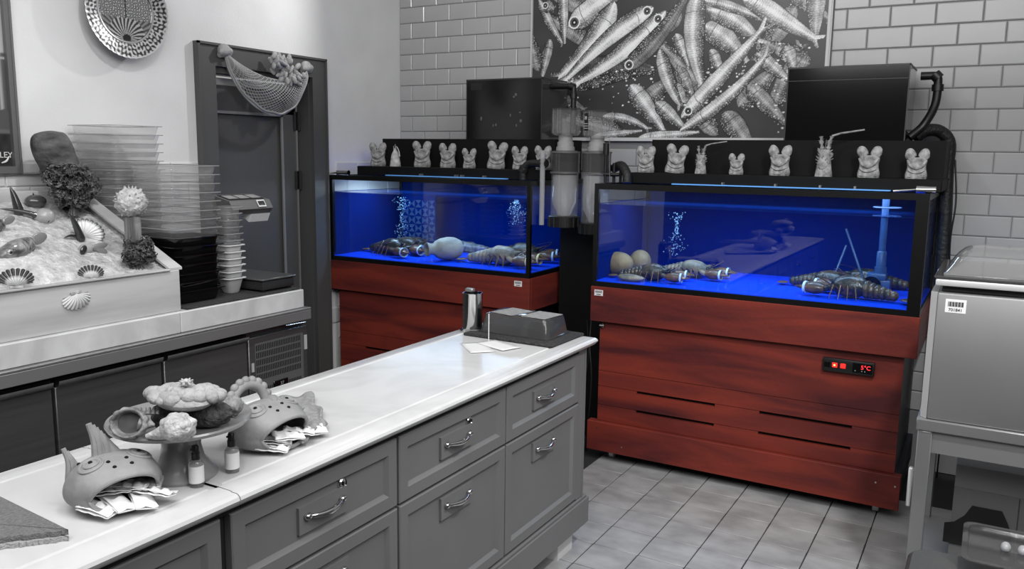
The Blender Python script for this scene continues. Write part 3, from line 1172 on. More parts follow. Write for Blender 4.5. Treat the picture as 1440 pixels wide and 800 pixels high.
def slipper(seed, m='shell_dried'):
    r = random.Random(seed)
    k = M()
    W, H = .039, .084

    def bod(u, v):
        th = 2 * math.pi * u
        z = v * H
        wv = W * (1 - .12 * v + .06 * math.sin(v * 9)) * (1 if v < .93 else .9)
        dp = .022 * (1 - .2 * v)
        rel = 1 + .10 * math.sin(v * 16) * (math.sin(th) < 0) + .10 * math.cos(th * 6 + seed)
        return (wv * math.copysign(abs(math.cos(th)) ** .6, math.cos(th)), dp * math.sin(th) * rel, z)
    k.grid(28, 14, bod)
    k.add([bod(i / 28, 1) for i in range(28)], [tuple(range(28))])
    for q_ in (-1, 1):
        k.tube(arc([(q_ * .034, -.014, H * .86), (q_ * .02, -.0225, H * .6), (0, -.024, H * .45)], 3), [.004, .005, .0055, .006, .0055, .005, .004], 7)
        k.tube(arc([(q_ * .030, -.016, H * .42), (q_ * .014, -.021, H * .3), (0, -.022, H * .27)], 3), [.003, .0035, .004, .004, .004, .0035, .003], 7)
        k.ell((q_ * .014, -.013, H * .93), (.008, .008, .009), 8, 6, bumps(seed + 5, 6, .3))
    k.tube([(-.030, -.017, H * .1), (0, -.021, H * .09), (.030, -.017, H * .1)], .005, 7)
    return k, H


def shell_thing(seed, lab, m='shell_dried'):
    k, H = slipper(seed)
    t = root('dried_shell', lab, 'shell', (0, 0, 0), 'dried crustacean shells on the tank ledges')
    k.build('carapace', m, t)
    for s in (-1, 1):
        ro = Matrix.Rotation(s * (.25 + .1 * (seed % 3)), 3, 'Y')
        M().ell((s * .0245, -.006, H + .010), (.0195, .009, .0265), 18, 12, bumps(seed + 9, 8, .08), ro).build('paddle', m, t)
    for s in (-1, 1):
        M().ell((s * .005, -.010, H + .002), (.003, .003, .004), 8, 6).build('eye', 'eye_black', t)
    return t


def spiny_thing(lab, big):
    t = root('spiny_dried_shell', lab, 'shell', (0, 0, 0))
    m = 'shell_dried'
    k = M()
    Hh = .095

    def bod(u, v):
        th = 2 * math.pi * u
        wv = .03 * (1 - .45 * v)
        return (wv * math.copysign(abs(math.cos(th)) ** .7, math.cos(th)), .02 * math.sin(th) * (1 - .3 * v), v * Hh)
    k.grid(24, 10, bod)
    k.ell((0, -.008, .04), (.018, .014, .018), 14, 8, bumps(2, 9, .3))
    r = random.Random(3)
    for i in range(60):
        v = r.uniform(.45, 1)
        th = r.uniform(0, 6.28)
        p = Vector(bod(th / 6.283, v))
        k.tube([p, p + Vector((math.cos(th) * .009, math.sin(th) * .009, .006))], [.002, .0003], 5)
    k.build('carapace', m, t)
    for s in (-1, 1):
        q = M()
        pts = arc([(s * .009, 0, Hh), (s * .013, -.003, Hh + .022), (s * .016 + (.004 if s > 0 else 0), 0, Hh + .045)], 4)
        q.tube(pts, [.006 + .0025 * math.sin(i * 1.7) for i in range(len(pts))], 8)
        for i in range(16):
            p = pts[r.randrange(len(pts))]
            a = r.uniform(0, 6.28)
            q.tube([p, p + Vector((math.cos(a) * .011, math.sin(a) * .008, .004))], [.002, .0003], 4)
        q.build('antenna_base', m, t)
    e = Vector((.02, 0, Hh + .047))
    M().tube([e, e + Vector((.03, 0, .01)), e + Vector((.105, 0, .022))], [.004, .0035, .0028], 8).build('antenna', m, t)
    M().tube([(0.001, 0, Hh), (.002, 0, Hh + .035)], [.0012, .0006], 5).build('feeler', m, t)
    return t


base_sh = [shell_thing(s, '') for s in (1, 2, 3)]
base_sp = spiny_thing('', True)
ld = [(908, 241, 0, 'tank with the pump, nearest the hose pipes'), (948, 241, 1, 'tank with the pump, tilted, second from the pipes'),
      (1035, 243, 2, 'tank with the pump, shortest, beside the small long-feelered shell'), (1096, 243, 0, 'tank with the pump, between the shortest shell and the spiny one'),
      (1221, 245, 1, 'tank with the pump, wide eared, second from the wall hose'), (1288, 245, 2, 'tank with the pump, nearest the black wall hose'),
      (532, 230, 0, 'tank by the door, nearest the door'), (594, 232, 1, 'tank by the door, narrow, beside the pale shell'),
      (630, 233, 2, 'tank by the door, just before the black box'), (660, 234, 0, 'tank by the door, the smallest of that row'),
      (697, 235, 1, 'tank by the door, with one ear bent out'), (731, 236, 2, 'tank by the door, beside the curved black hose'),
      (764, 235, 0, 'tank by the door, half hidden by the clear cylinder')]
scs = {908: 1.12, 948: 1.22, 1035: .86, 1096: 1.2, 1221: 1.2, 1288: 1.12, 532: 1.2, 594: 1.3, 630: 1.2, 660: .95, 697: 1.3, 731: 1.08, 764: 1.1}
for (px, py, kind, lb) in ld:
    p = site(px, py, 'Y', 4.17)
    rz = math.atan2(p.x, p.y) * -.6
    wob = {948: .12, 697: .1}.get(px, 0)
    dup(base_sh[kind], (p.x, 4.17, SHZ), rot=(0, wob, rz + rnd.uniform(-.15, .15)), label='dried lobster shell, ' + lb, scale=scs[px])
for px, sc_, lb in ((1158, 1.32, 'spiny dried lobster shell with one long thick feeler pointing at the black box'), (985, .98, 'smaller spiny dried lobster shell with a thin feeler on the ledge')):
    p = site(px, 243, 'Y', 4.17)
    o = dup(base_sp, (p.x, 4.17, SHZ), rz=-math.atan2(p.x, p.y) * .6, label=lb, scale=sc_)
for o in base_sh + [base_sp]:
    for ch in list(o.children):
        bpy.data.objects.remove(ch)
    bpy.data.objects.remove(o)
p = site(556, 231, 'Y', 4.17)
t = root('pale_dried_shell', 'pale cone shaped dried shell with a drooping thin feeler on the ledge by the door', 'shell', (p.x, 4.17, SHZ))
M().lathe([(.034, 0), (.032, .02), (.024, .07), (.012, .095), (.006, .11)], (p.x, 4.17, SHZ), 18).build('body', 'shell_pale', t)
M().tube(arc([(p.x + .008, 4.165, SHZ + .09), (p.x + .025, 4.15, SHZ + .12), (p.x + .05, 4.14, SHZ + .095), (p.x + .065, 4.13, SHZ + .06)], 4), [.003] * 13, 6).build('feeler', 'shell_pale', t)
M().tube([(p.x - .006, 4.165, SHZ + .09), (p.x - .01, 4.165, SHZ + .125)], [.003, .001], 6).tube([(p.x + .002, 4.165, SHZ + .1), (p.x + .004, 4.165, SHZ + .135)], [.003, .001], 6).build('spine', 'shell_pale', t)

# ------------------------------------------------------------------ skimmer cylinders and pipes between the tanks
M().box(-2.13, -1.8, 4.25, 4.64, 0, 1.2).build('x', 'black_board', smooth=False)
o = bpy.data.objects['x']
o.name = 'equipment_column'
tag(o, 'tall black boxed column standing between the two tank stands', 'column')
for cxx, yy, zt, zbm, lab in ((-2.045, 4.12, 1.842, 1.24, 'clear filter cylinder with blue glow beside the tank by the door'), (-1.868, 4.14, 1.83, 1.21, 'clear filter cylinder with a black label on its cup')):
    s = root('filter_cylinder', lab, 'filter', (cxx, yy, zbm - .03))
    r = .074
    M().lathe([(r, zbm + .02), (r, 1.56)], (cxx, yy, 0), 32).build('body_tube', 'acrylic', s)
    M().lathe([(.03, zbm + .02), (r - .006, zbm + .1), (r - .006, 1.49), (.0, 1.495)], (cxx, yy, 0), 28).build('cloudy_water', 'acrylic_cloudy', s)
    M().lathe([(r + .004, 1.50), (r + .004, 1.615), (r - .01, 1.62), (0.02, 1.625)], (cxx, yy, 0), 32).build('upper_sleeve', 'lid_smoke', s)
    for zz in (1.498, 1.607):
        M().lathe([(r + .007, zz), (r + .007, zz + .01)], (cxx, yy, 0), 32).build('sleeve_ring', 'scale_grey', s)
    M().lathe([(.05, 1.618), (.05, 1.64), (.044, 1.642), (.044, 1.665), (.038, 1.668), (.038, 1.70)], (cxx, yy, 0), 28).build('neck_collar', 'label_grey', s)
    M().lathe([(.02, zt - .145), (r - .008, zt - .14), (r + .003, zt - .13), (r + .003, zt - .006)], (cxx, yy, 0), 36).build('collection_cup', 'acrylic', s)
    M().lathe([(r + .006, zt - .006), (r + .006, zt), (0, zt)], (cxx, yy, 0), 36).build('cup_lid', 'lid_smoke', s)
    M().tube([(cxx, yy, zt - .14), (cxx, yy, zt - .05)], .022, 16).build('riser', 'acrylic', s)
    M().lathe([(r + .01, zbm - .03), (r + .01, zbm + .025), (r, zbm + .03)], (cxx, yy, 0), 32).build('base_ring', 'black_plastic', s)
    k = M()
    for i in range(14):
        a = 2 * math.pi * i / 14
        k.tube([(cxx + (r + .011) * math.cos(a), yy + (r + .011) * math.sin(a), zbm - .03), (cxx + (r + .011) * math.cos(a), yy + (r + .011) * math.sin(a), zbm + .02)], .004, 5)
    k.build('grip_rib', 'scale_dark', s)
    if cxx > -1.9:
        l_ = M().grid(6, 2, lambda u, v: (cxx + (r + .0045) * math.cos(-2.25 + .42 * u), yy + (r + .0045) * math.sin(-2.25 + .42 * u), 1.725 + v * .09)).build('sticker', 'ink', s)
        M().ell((cxx + (r + .006) * math.cos(-2.04), yy + (r + .006) * math.sin(-2.04), 1.79), (.008, .003, .01), 10, 8).build('sticker_mark', 'label_grey', l_)
        k = M()
        for i in range(3):
            k.box(cxx - .045, cxx - .022, yy - r - .0015, yy - r + .012, 1.735 + i * .012, 1.739 + i * .012)
        k.build('sticker_line', 'label_grey', l_)
M().tube([(-2.135, 4.03, 1.22), (-2.135, 4.03, 1.62)], .014, 16).build('x', 'acrylic_cloudy')
o = bpy.data.objects['x']
o.name = 'clear_pipe'
tag(o, 'upright translucent pipe at the corner of the tank by the door', 'pipe')


def hose(name, pts, r, lab, m='rubber_hose', cat='hose', n=8, nn=12, fit=()):
    pp = arc(pts, n)
    kk = M().tube(pp, r, nn)
    for f in fit:
        i = int(f * (len(pp) - 1))
        dd = (pp[min(i + 1, len(pp) - 1)] - pp[max(i - 1, 0)]).normalized()
        kk.tube([pp[i] - dd * .015, pp[i] + dd * .015], r * 1.35, nn)
    return tag(kk.build(name, m), lab, cat)


hose('hose', [(-2.27, 4.06, 1.459), (-2.27, 4.06, 1.51), (-2.24, 4.06, 1.545), (-2.17, 4.05, 1.55), (-2.115, 4.04, 1.55)], .02, 'thick black hose arching from the tank by the door to the clear cylinder', fit=(.3, .9))
hose('hose', [(-1.79, 4.20, 1.53), (-1.73, 4.12, 1.545), (-1.69, 4.08, 1.54), (-1.655, 4.05, 1.5), (-1.65, 4.04, 1.46)], .024, 'thick black corrugated hose arching down into the tank with the pump')
hose('water_pipe', [(-2.285, 4.40, 1.985), (-2.2, 4.40, 1.985), (-2.15, 4.40, 1.98), (-2.14, 4.40, 1.95), (-2.14, 4.40, 1.70)], .016, 'black elbow pipe leaving the smaller black glass box', 'black_plastic', 'pipe', fit=(.5, .8))
vp = root('valve_manifold', 'cluster of small black valves and thin pipes beside the clear cylinders', 'valve', (-1.75, 4.1, 1.457))
for i, (x, z) in enumerate(((-1.775, 1.64), (-1.74, 1.56), (-1.715, 1.57))):
    M().tube([(x, 4.05 + .03 * i, 1.457), (x, 4.05 + .03 * i, z)], .008, 10).build('pipe', 'black_plastic', vp)
M().tube([(-1.775, 4.05, 1.60), (-1.775, 4.05, 1.66)], .016, 12).build('cap', 'black_plastic', vp)
M().tube([(-1.785, 4.05, 1.50), (-1.70, 4.06, 1.50)], .01, 10).build('crossbar', 'black_plastic', vp)
M().tube([(-1.745, 4.04, 1.46), (-1.75, 4.03, 1.68)], .002, 6).build('wire', 'steel', vp)
hose('wall_hose', [(-.36, 4.45, 1.985), (-.31, 4.45, 1.985), (-.292, 4.45, 1.98), (-.285, 4.45, 1.95), (-.29, 4.45, 1.85), (-.33, 4.45, 1.76), (-.385, 4.42, 1.70)], .019, 'black pipe curving down beside the larger black glass box', 'black_plastic', 'pipe', fit=(.33, .56))
hose('wall_hose', [(-.37, 4.55, 1.70), (-.33, 4.57, 1.735), (-.27, 4.6, 1.735), (-.225, 4.62, 1.68), (-.222, 4.62, 1.55), (-.21, 4.61, 1.3), (-.205, 4.6, 1.0), (-.2, 4.6, .5), (-.2, 4.6, .05)], .03, 'thick tape wrapped black hose running down the tiled wall by the steel machine')
hose('cable', [(-.19, 4.58, 1.6), (-.17, 4.57, 1.4), (-.178, 4.57, 1.2), (-.16, 4.6, .9), (-.14, 4.6, .4), (-.14, 4.6, .005)], .004, 'thin black cable hanging beside the thick wall hose', 'black_plastic', 'cable')
for (x, y, dx, lab) in ((-.30, 3.96, .075, 'chrome tube lying open ended on the corner of the tank with the pump'), (-3.53, 3.97, .09, 'short chrome tube lying on the corner of the tank by the door')):
    k = M()
    k.lathe([(.011, 0), (.015, 0), (.015, dx), (.011, dx), (.011, 0)], (x, y, 1.457 + .0155), 18, 'X')
    k.tube([(x - .09, y + .01, 1.463), (x + .002, y, 1.472)], .005, 8)
    tag(k.build('chrome_tube', 'chrome', origin=(x, y, 1.457)), lab, 'tube')
hose('cable', [(-1.82, 4.03, .74), (-1.815, 4.0, .6), (-1.79, 3.98, .4), (-1.82, 4.0, .006)], .005, 'black cable hanging in the gap beside the larger tank stand', 'black_plastic', 'cable')
hose('cable', [(-1.85, 4.04, .72), (-1.83, 4.02, .5), (-1.86, 4.0, .3), (-1.84, 4.02, .006)], .005, 'black cable crossing behind the other in the gap beside the larger stand', 'black_plastic', 'cable')

# ------------------------------------------------------------------ lobsters
def lobster(seed, lab, loc, rz, sc_=1., m='lobster_shell', mc='lobster_claw', band='claw_band', curl=0., tail_open=True):
    r = random.Random(seed)
    t = root('lobster', lab, 'lobster', (0, 0, 0), None)
    k = M()
    k.ell((.0, 0, .048), (.078, .044, .046), 28, 16, bumps(seed, 34, .06, .25))
    k.tube([(.06, 0, .062), (.10, 0, .072)], [.014, .001], 8)
    k.build('carapace', m, t)
    for i in range(6):
        x = -.068 - i * .021
        z = .042 - i * .003
        s = 1 - .085 * i
        M().ell((x, 0, z), (.0185, .040 * s, .038 * s), 18, 10, lambda d_: .06 * abs(d_.x)).build('tail_segment', m, t)
    fan = M()
    for a in (-.75, -.38, 0, .38, .75):
        c_ = Vector((-.205, curl * .3, .018))
        dv = Vector((-math.cos(a), math.sin(a), -.1))
        ro = Matrix.Rotation(math.pi - a, 3, 'Z')
        fan.ell(c_ + dv * .02, (.028, .014, .005), 12, 6, None, ro)
    fan.build('tail_fan', 'lobster_claw', t)
    for s in (-1, 1):
        sh = Vector((.045, s * .03, .038))
        el = Vector((.07, s * .075, .045))
        wr = Vector((.085, s * .062, .034))
        M().tube([sh, el, wr], [.009, .011, .012], 10).build('claw_arm', m, t)
        c = M()
        c.ell(wr + Vector((.045, -s * .004, .0)), (.05, .032, .026), 20, 12, bumps(seed + 3, 14, .05, .35))
        c.tube(arc([wr + Vector((.07, s * .012, 0)), wr + Vector((.10, s * .016, .002)), wr + Vector((.128, s * .002, 0))], 4), [.014 - .0014 * i for i in range(9)], 8)
        c.tube(arc([wr + Vector((.065, -s * .014, 0)), wr + Vector((.09, -s * .018, .002)), wr + Vector((.118, -s * .006, 0))], 4), [.010 - .001 * i for i in range(9)], 8)
        cl = c.build('claw', mc, t)
        b = M()
        bx = wr + Vector((.082, 0, 0))
        b.lathe([(.0265, -.005), (.0275, -.005), (.0275, .005), (.0265, .005), (.0265, -.005)], bx, 20, 'X', 1.08, .95)
        b.build('claw_band', band, cl)
        for j in range(4):
            x0_ = .035 - j * .022
            a = Vector((x0_, s * .036, .034))
            b1 = a + Vector((.012 - j * .008, s * .038, .024))
            c1 = b1 + Vector((.006 - j * .008, s * .028, -.056))
            M().tube([a, b1, c1], [.0045, .0035, .0012], 7).build('leg', mc, t)
        pts = arc([(.08, s * .010, .05), (.13, s * .05, .085), (.12, s * .11, .09), (.04, s * .15, .07)], 5)
        M().tube(pts, [.0025 - .00012 * i for i in range(len(pts))], 6).build('antenna', 'lobster_claw', t)
        M().ell((.075, s * .013, .055), (.004, .004, .004), 8, 6).build('eye', 'eye_black', t)
    zmin = .003
    t.location = loc
    t.rotation_euler = (0, 0, rz)
    t.scale = (sc_,) * 3
    return t


def tk_at(px, py, y):
    p = site(px, py, 'Y', y)
    return p


L = [
    (11, 'dark lobster with reddish claw stretched out before the clay jar', 512, 350, 4.10, -.22, 1.12, 'lobster_shell', 'claw_band'),
    (12, 'grey green lobster lying against the back by the patterned panel', 572, 335, 4.33, -.05, 1.05, 'lobster_shell', 'claw_band'),
    (13, 'small dark lobster at the tank corner nearest the door', 485, 350, 4.56, .0, .9, 'lobster_shell', 'claw_band'),
    (14, 'pale tailed lobster facing away from the clay jar', 740, 362, 4.14, .06, 1.2, 'lobster_pale', 'claw_band_yellow'),
    (15, 'brown lobster behind the glass corner post of the tank by the door', 765, 368, 4.4, .3, 1.15, 'lobster_shell', 'claw_band'),
    (16, 'black lobster under the two tan stones', 868, 385, 3.99, .1, .95, 'lobster_shell', 'claw_band'),
    (17, 'grey lobster with a white claw band alone on the blue floor', 975, 388, 4.3, -.04, 1.0, 'lobster_pale', 'claw_band'),
    (18, 'brown and tan lobster with a white band beside the leaning rods', 1165, 402, 4.3, -.12, 1.0, 'lobster_shell', 'claw_band'),
    (19, 'dark lobster with two white bands in the front corner under the pump', 1245, 414, 4.04, 2.95, 1.1, 'lobster_shell', 'claw_band'),
    (20, 'dark lobster behind the pump at the back glass', 1245, 392, 4.55, 3.2, 1.05, 'lobster_shell', 'claw_band'),
]
for sd, lb, px, py, y, rz, sc_, m, bd in L:
    p = site(px, py, 'Y', y)
    o = lobster(sd, lb, (0, 0, 0), rz, sc_, m, 'lobster_claw', bd)
    bpy.context.view_layer.update()
    xs_, ys_, zs_ = [], [], []
    for ch in o.children_recursive:
        mw = o.matrix_world @ ch.matrix_local if ch.parent == o else o.matrix_world
        for cc_ in ch.bound_box:
            q_ = mw @ Vector(cc_)
            xs_.append(q_.x)
            ys_.append(q_.y)
            zs_.append(q_.z)
    TT = T1 if px < 800 else T2
    cxl = max(TT[0] + .03 - min(xs_), min(TT[1] - .03 - max(xs_), p.x))
    cyl = max(TT[2] + .03 - min(ys_), min(TT[3] - .035 - max(ys_), y))
    o.location = (cxl, cyl, FLZ - min(zs_) + .0005)

# things in the tanks
p = site(628, 352, 'Y', 4.12)
k = M()
k.lathe([(.0, -.10), (.03, -.098), (.05, -.085), (.066, -.05), (.070, -.01), (.062, .04), (.05, .066), (.036, .08), (.033, .10), (.042, .122), (.042, .129), (.032, .129), (.026, .10), (.024, .05), (0, .05)],
        (0, 0, 0), 32, 'X')
k.xf(Matrix.Translation((p.x, 4.12, FLZ + .0725)) @ Matrix.Rotation(math.pi + 1.0, 4, 'Z'))
tag(k.build('clay_jar', 'pot_clay', origin=(p.x, 4.12, FLZ)), 'pale clay jar lying on its side on the blue tank floor', 'jar')
p = site(862, 372, 'Y', 4.16)
tag(M().ell((p.x + .03, 4.16, FLZ + .062), (.085, .06, .062), 28, 18, bumps(6, 6, .03, .8)).build('stone', 'stone_tan', origin=(p.x, 4.16, FLZ)), 'wide tan stone at the back corner of the tank with the pump', 'stone')
p = site(900, 372, 'Y', 4.3)
tag(M().ell((p.x, 4.3, FLZ + .064), (.06, .058, .064), 28, 18).build('stone', 'stone_tan', origin=(p.x, 4.3, FLZ)), 'round tan stone beside the wide one in the tank', 'stone')
p = site(880, 390, 'Y', 4.0)
tag(M().ell((p.x + .03, 3.99, FLZ + .018), (.07, .035, .018), 24, 12, bumps(9, 6, .08, .8)).build('stone', 'lobster_pale', origin=(p.x + .03, 3.99, FLZ)), 'flat grey stone at the front glass near the tan stones', 'stone')
p = site(640, 338, 'Y', 4.5)
p.x += .02
tag(M().ell((p.x, 4.56, FLZ + .03), (.17, .04, .035), 40, 20, bumps(10, 36, .25, .25)).build('rock', 'fish_skin', origin=(p.x, 4.56, FLZ)), 'low dark rock behind the clay jar', 'rock')
# patterned panel in tank 1 and behind tank 2 glass
pp_ = root('patterned_panel', 'blue panel of light and dark triangles standing in the tank by the door', 'panel', (-3.25, 4.5, FLZ))
M().box(-3.44, -3.17, 4.50, 4.515, FLZ + .001, 1.345).build('board', 'tank_blue', pp_, smooth=False)


def tri_panel(x0, x1, y, z0_, z1_, s, parent, m):
    first = None
    i = 0
    nx_ = int((x1 - x0) / s)
    nz_ = int((z1_ - z0_) / s)
    for a in range(nx_):
        for b in range(nz_):
            cx_, cz_ = x0 + (a + .5) * s, z0_ + (b + .5) * s
            h = s * .44
            if (a + b) % 2:
                tr = [[(-h, h), (0, 0), (-h, -h)], [(h, h), (0, 0), (h, -h)]]
            else:
                tr = [[(-h, h), (0, 0), (h, h)], [(-h, -h), (0, 0), (h, -h)]]
            k = M()
            for t_ in tr:
                k.prism(t_, (cx_, y, cz_), (1, 0, 0), (0, 0, 1), (0, -.003, 0))
            k.build('triangle_inlay', m, parent, smooth=False)


tri_panel(-3.44, -3.17, 4.4998, FLZ + .06, 1.345, .054, pp_, 'tri_light')
# pump and pipe in tank 2
pu = root('water_pump', 'blue grey water pump with upright pipe inside the tank corner', 'pump', (-.44, 4.25, FLZ))
px_, py_ = -.45, 4.3
M().tube([(px_, py_, FLZ + .1), (px_, py_, 1.44)], .016, 16).build('riser_pipe', 'pipe_blue', pu)
M().lathe([(.022, FLZ + .13), (.022, FLZ + .2), (.018, FLZ + .205)], (px_, py_, 0), 20).lathe([(.027, FLZ + .10), (.027, FLZ + .13)], (px_, py_, 0), 20).build('collar', 'pipe_blue', pu)
M().lathe([(.022, 1.33), (.022, 1.35)], (px_, py_, 0), 20).build('float_ring', 'pipe_blue', pu)
M().rbox(px_ - .055, px_ + .03, py_ - .04, py_ + .04, FLZ + .07, FLZ + .1, .006, 2).rbox(px_ - .03, px_ + .05, py_ - .035, py_ + .035, FLZ + .0, FLZ + .07, .006, 2).build('housing', 'pipe_blue', pu)
k = M()
for i, rr in enumerate((.042, .036, .03, .024, .016)):
    k.lathe([(rr, -.004), (rr, .0), (rr - .004, .0), (rr - .004, -.004), (rr, -.004)], (px_ - .03, py_ - .045 - .006 * i, FLZ + .045), 24, 'Y')
k.lathe([(.0, 0), (.043, 0), (.043, .03), (0, .03)], (px_ - .03, py_ - .045, FLZ + .045), 24, 'Y')
k.build('intake_cage', 'pipe_blue', pu)
M().tube([Vector((px_ + .01 + .06 * math.cos(a / 24 * 6.283), py_ - .02 + .05 * math.sin(a / 24 * 6.283), 1.375)) for a in range(25)], .003, 6, False).build('hose_loop', 'pipe_blue', pu)
# rods added to stand in for the reflection of a step ladder
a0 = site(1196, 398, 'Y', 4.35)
for (q0, q1, lb) in (((1219, 396), (1190, 322), 'blue rod standing in for a ladder reflection, leaning inside the tank'), ((1168, 396), (1190, 345), 'shorter blue rod standing in for the same ladder reflection inside the tank')):
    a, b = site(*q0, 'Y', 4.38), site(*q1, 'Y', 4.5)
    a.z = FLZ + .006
    tag(M().tube([a, a.lerp(b, .5), b], .0055, 8).build('ladder_reflection_rod', 'tri_light', origin=a), lb, 'rod')
# bubble columns
for tkx, px0, py0, py1, yy, lb in ((t1, 565, 276, 335, 4.36, 'by the patterned panel'), (t1, 725, 280, 316, 4.3, 'by the corner of the tank beside the door'), (t2, 950, 298, 360, 4.3, 'in the tank with the pump')):
    a, b = site(px0, py1, 'Y', yy), site(px0, py0, 'Y', yy)
    k = M()
    for i in range(170):
        z = a.z + (b.z - a.z) * rnd.random() ** .8
        wd = .018 + .012 * math.sin((z - a.z) * 30)
        s_ = rnd.uniform(.0011, .0026)
        k.ell((a.x + rnd.gauss(0, wd), yy + rnd.gauss(0, wd), min(z, 1.347)), (s_, s_, s_ * 1.2), 6, 4)
    o = k.build('air_bubbles', 'bubble', origin=(a.x, yy, a.z))
    tag(o, 'rising column of air bubbles ' + lb, 'bubbles')
    o['kind'] = 'stuff'

# ------------------------------------------------------------------ island counter
IX, IYE = -1.35, 2.95
ic = root('island_cabinet', 'long grey painted island cabinet with panelled drawers and cup handles', 'cabinet', (-1.6, 1.6, 0))
M().box(-1.85, IX - .024, -.1, IYE - .012, .231, .85).build('carcass', 'dark_gap', ic, smooth=False)
M().box(-1.852, IX, IYE - .0118, IYE, .231, .852).build('end_panel', 'cabinet_paint', ic, smooth=False)
M().box(-1.862, -1.8505, -.1, IYE - .012, .231, .852).build('back_panel', 'cabinet_paint', ic, smooth=False)
M().box(IX - .023, IX - .002, 2.888, 2.938, .235, .85).build('stile', 'cabinet_paint', ic, smooth=False)
M().box(IX - .023, IX - .006, -.1, 2.888, .836, .851).build('top_rail', 'dark_gap', ic, smooth=False)
pz = M().rbox(-1.86, IX + .008, -.1, IYE + .045, .107, .218, .003, 1).rbox(-1.86, IX + .003, -.1, IYE + .03, .218, .231, .004, 2)
pz.build('plinth', 'cabinet_paint', ic, smooth=False)


def front(y0, y1, z0_, z1_, lock=False, handle=True, nm='drawer'):
    """panelled drawer front in the plane X = IX"""
    fr = .045
    k = M()
    x0_, x1_ = IX - .022, IX

    def ring(a, b, xa, xb):
        # quad ring between inset a (x = xa) and inset b (x = xb)
        A = [(y0 + a, z0_ + a), (y1 - a, z0_ + a), (y1 - a, z1_ - a), (y0 + a, z1_ - a)]
        B = [(y0 + b, z0_ + b), (y1 - b, z0_ + b), (y1 - b, z1_ - b), (y0 + b, z1_ - b)]
        vs = [(xa, y, z) for y, z in A] + [(xb, y, z) for y, z in B]
        k.add(vs, [(i, (i + 1) % 4, 4 + (i + 1) % 4, 4 + i) for i in range(4)])
    ring(0, 0, x0_, x1_ - .003)
    ring(0, .003, x1_ - .003, x1_)
    ring(.003, fr - .008, x1_, x1_)
    ring(fr - .008, fr + .002, x1_, x1_ - .011)
    A = fr + .002
    k.add([(x1_ - .011, y0 + A, z0_ + A), (x1_ - .011, y1 - A, z0_ + A), (x1_ - .011, y1 - A, z1_ - A), (x1_ - .011, y0 + A, z1_ - A)], [(0, 1, 2, 3)])
    k.add([(x0_, y0, z0_), (x0_, y1, z0_), (x0_, y1, z1_), (x0_, y0, z1_)], [(0, 3, 2, 1)])
    dr = k.build(nm, 'cabinet_paint', ic, smooth=False)
    yc = (y0 + y1) / 2
    hz = z1_ - .095
    if nm == 'drawer' and z1_ - z0_ > .25:
        hz = z1_ - .085
    if handle:
        M().box(x1_ - .011, x1_ - .002, yc - .085, yc + .085, hz - .036, hz + .032).build('handle_plate', 'cabinet_paint', dr, smooth=False)
        h = M()
        pts = [Vector((x1_ + .002 + .017 * math.sin(math.pi * t / 12) ** .7, yc - .058 + .116 * t / 12, hz + .006 - .006 * math.sin(math.pi * t / 12))) for t in range(13)]
        h.tube(pts, [.0045 + .0035 * math.sin(math.pi * t / 12) ** 2 for t in range(13)], 12)
        for s in (-1, 1):
            h.ell((x1_ + .004, yc + s * .061, hz + .006), (.009, .011, .009), 14, 10)
        h.build('handle', 'chrome', dr)
    if lock:
        yl = yc + .072
        zl = z1_ - .055
        M().lathe([(.015, 0), (.015, .006), (.012, .009), (.012, .006), (0, .006)], (x1_ - .011, yl, zl), 20, 'X').build('lock', 'chrome', dr)
        M().box(x1_ - .004, x1_ - .0015, yl - .002, yl + .002, zl - .005, zl + .005).build('keyhole', 'ink', dr, smooth=False)
    return dr


cols_ = [(2.327, 2.888), (1.745, 2.322), (1.163, 1.737)]
front(2.329, 2.886, .642, .834, False)
front(2.329, 2.886, .24, .634, False)
front(1.747, 2.322, .642, .834, True)
front(1.747, 2.322, .24, .634, False)
front(1.165, 1.737, .642, .834, True)
front(1.165, 1.737, .24, .634, False)
front(.56, 1.138, .24, .834, False, True, 'door')
front(-.03, .552, .24, .834, False, True, 'door')
M().box(-1.5, -1.388, 2.81, 2.94, 0, .107).build('foot_block', 'white_block', ic, smooth=False)
M().box(-1.5, -1.388, .3, .43, 0, .107).build('foot_block', 'white_block', ic, smooth=False)


def slab(y0, y1, lab, endlip):
    s = root('marble_worktop', lab, 'worktop', (-1.6, (y0 + y1) / 2, .852))
    xa, xb = -1.87, -1.318
    # stepped and rounded edge profile swept round the slab
    prof = [(.024, .852), (.012, .858), (.004, .866), (0, .874), (.003, .881), (.008, .885), (.012, .8865), (.026, .8868), (.03, .8885), (.066, .8892), (.069, .8858), (.075, .8858), (.079, .8888), (.09, .8888)]
    k = M()
    rings = []
    for (i, z) in prof:
        ya = y0 + (i if endlip != 'far' else 0)
        yb_ = y1 - (i if endlip != 'near' else 0)
        if endlip == 'near':
            ya, yb_ = y0 + i, y1 - (.0 if i < .07 else i - .06)
        else:
            ya, yb_ = y0 + (0 if i < .07 else i - .06), y1 - i
        rings.append([(xa + i, ya, z), (xb - i, ya, z), (xb - i, yb_, z), (xa + i, yb_, z)])
    vs = [p for rg in rings for p in rg]
    fs = []
    for a in range(len(rings) - 1):
        for b in range(4):
            fs.append((a * 4 + b, a * 4 + (b + 1) % 4, (a + 1) * 4 + (b + 1) % 4, (a + 1) * 4 + b))
    fs.append((0, 3, 2, 1))
    n_ = (len(rings) - 1) * 4
    fs.append((n_, n_ + 1, n_ + 2, n_ + 3))
    k.add(vs, fs)
    k.build('slab', 'marble', s, smooth=True, angle=25)
    return s


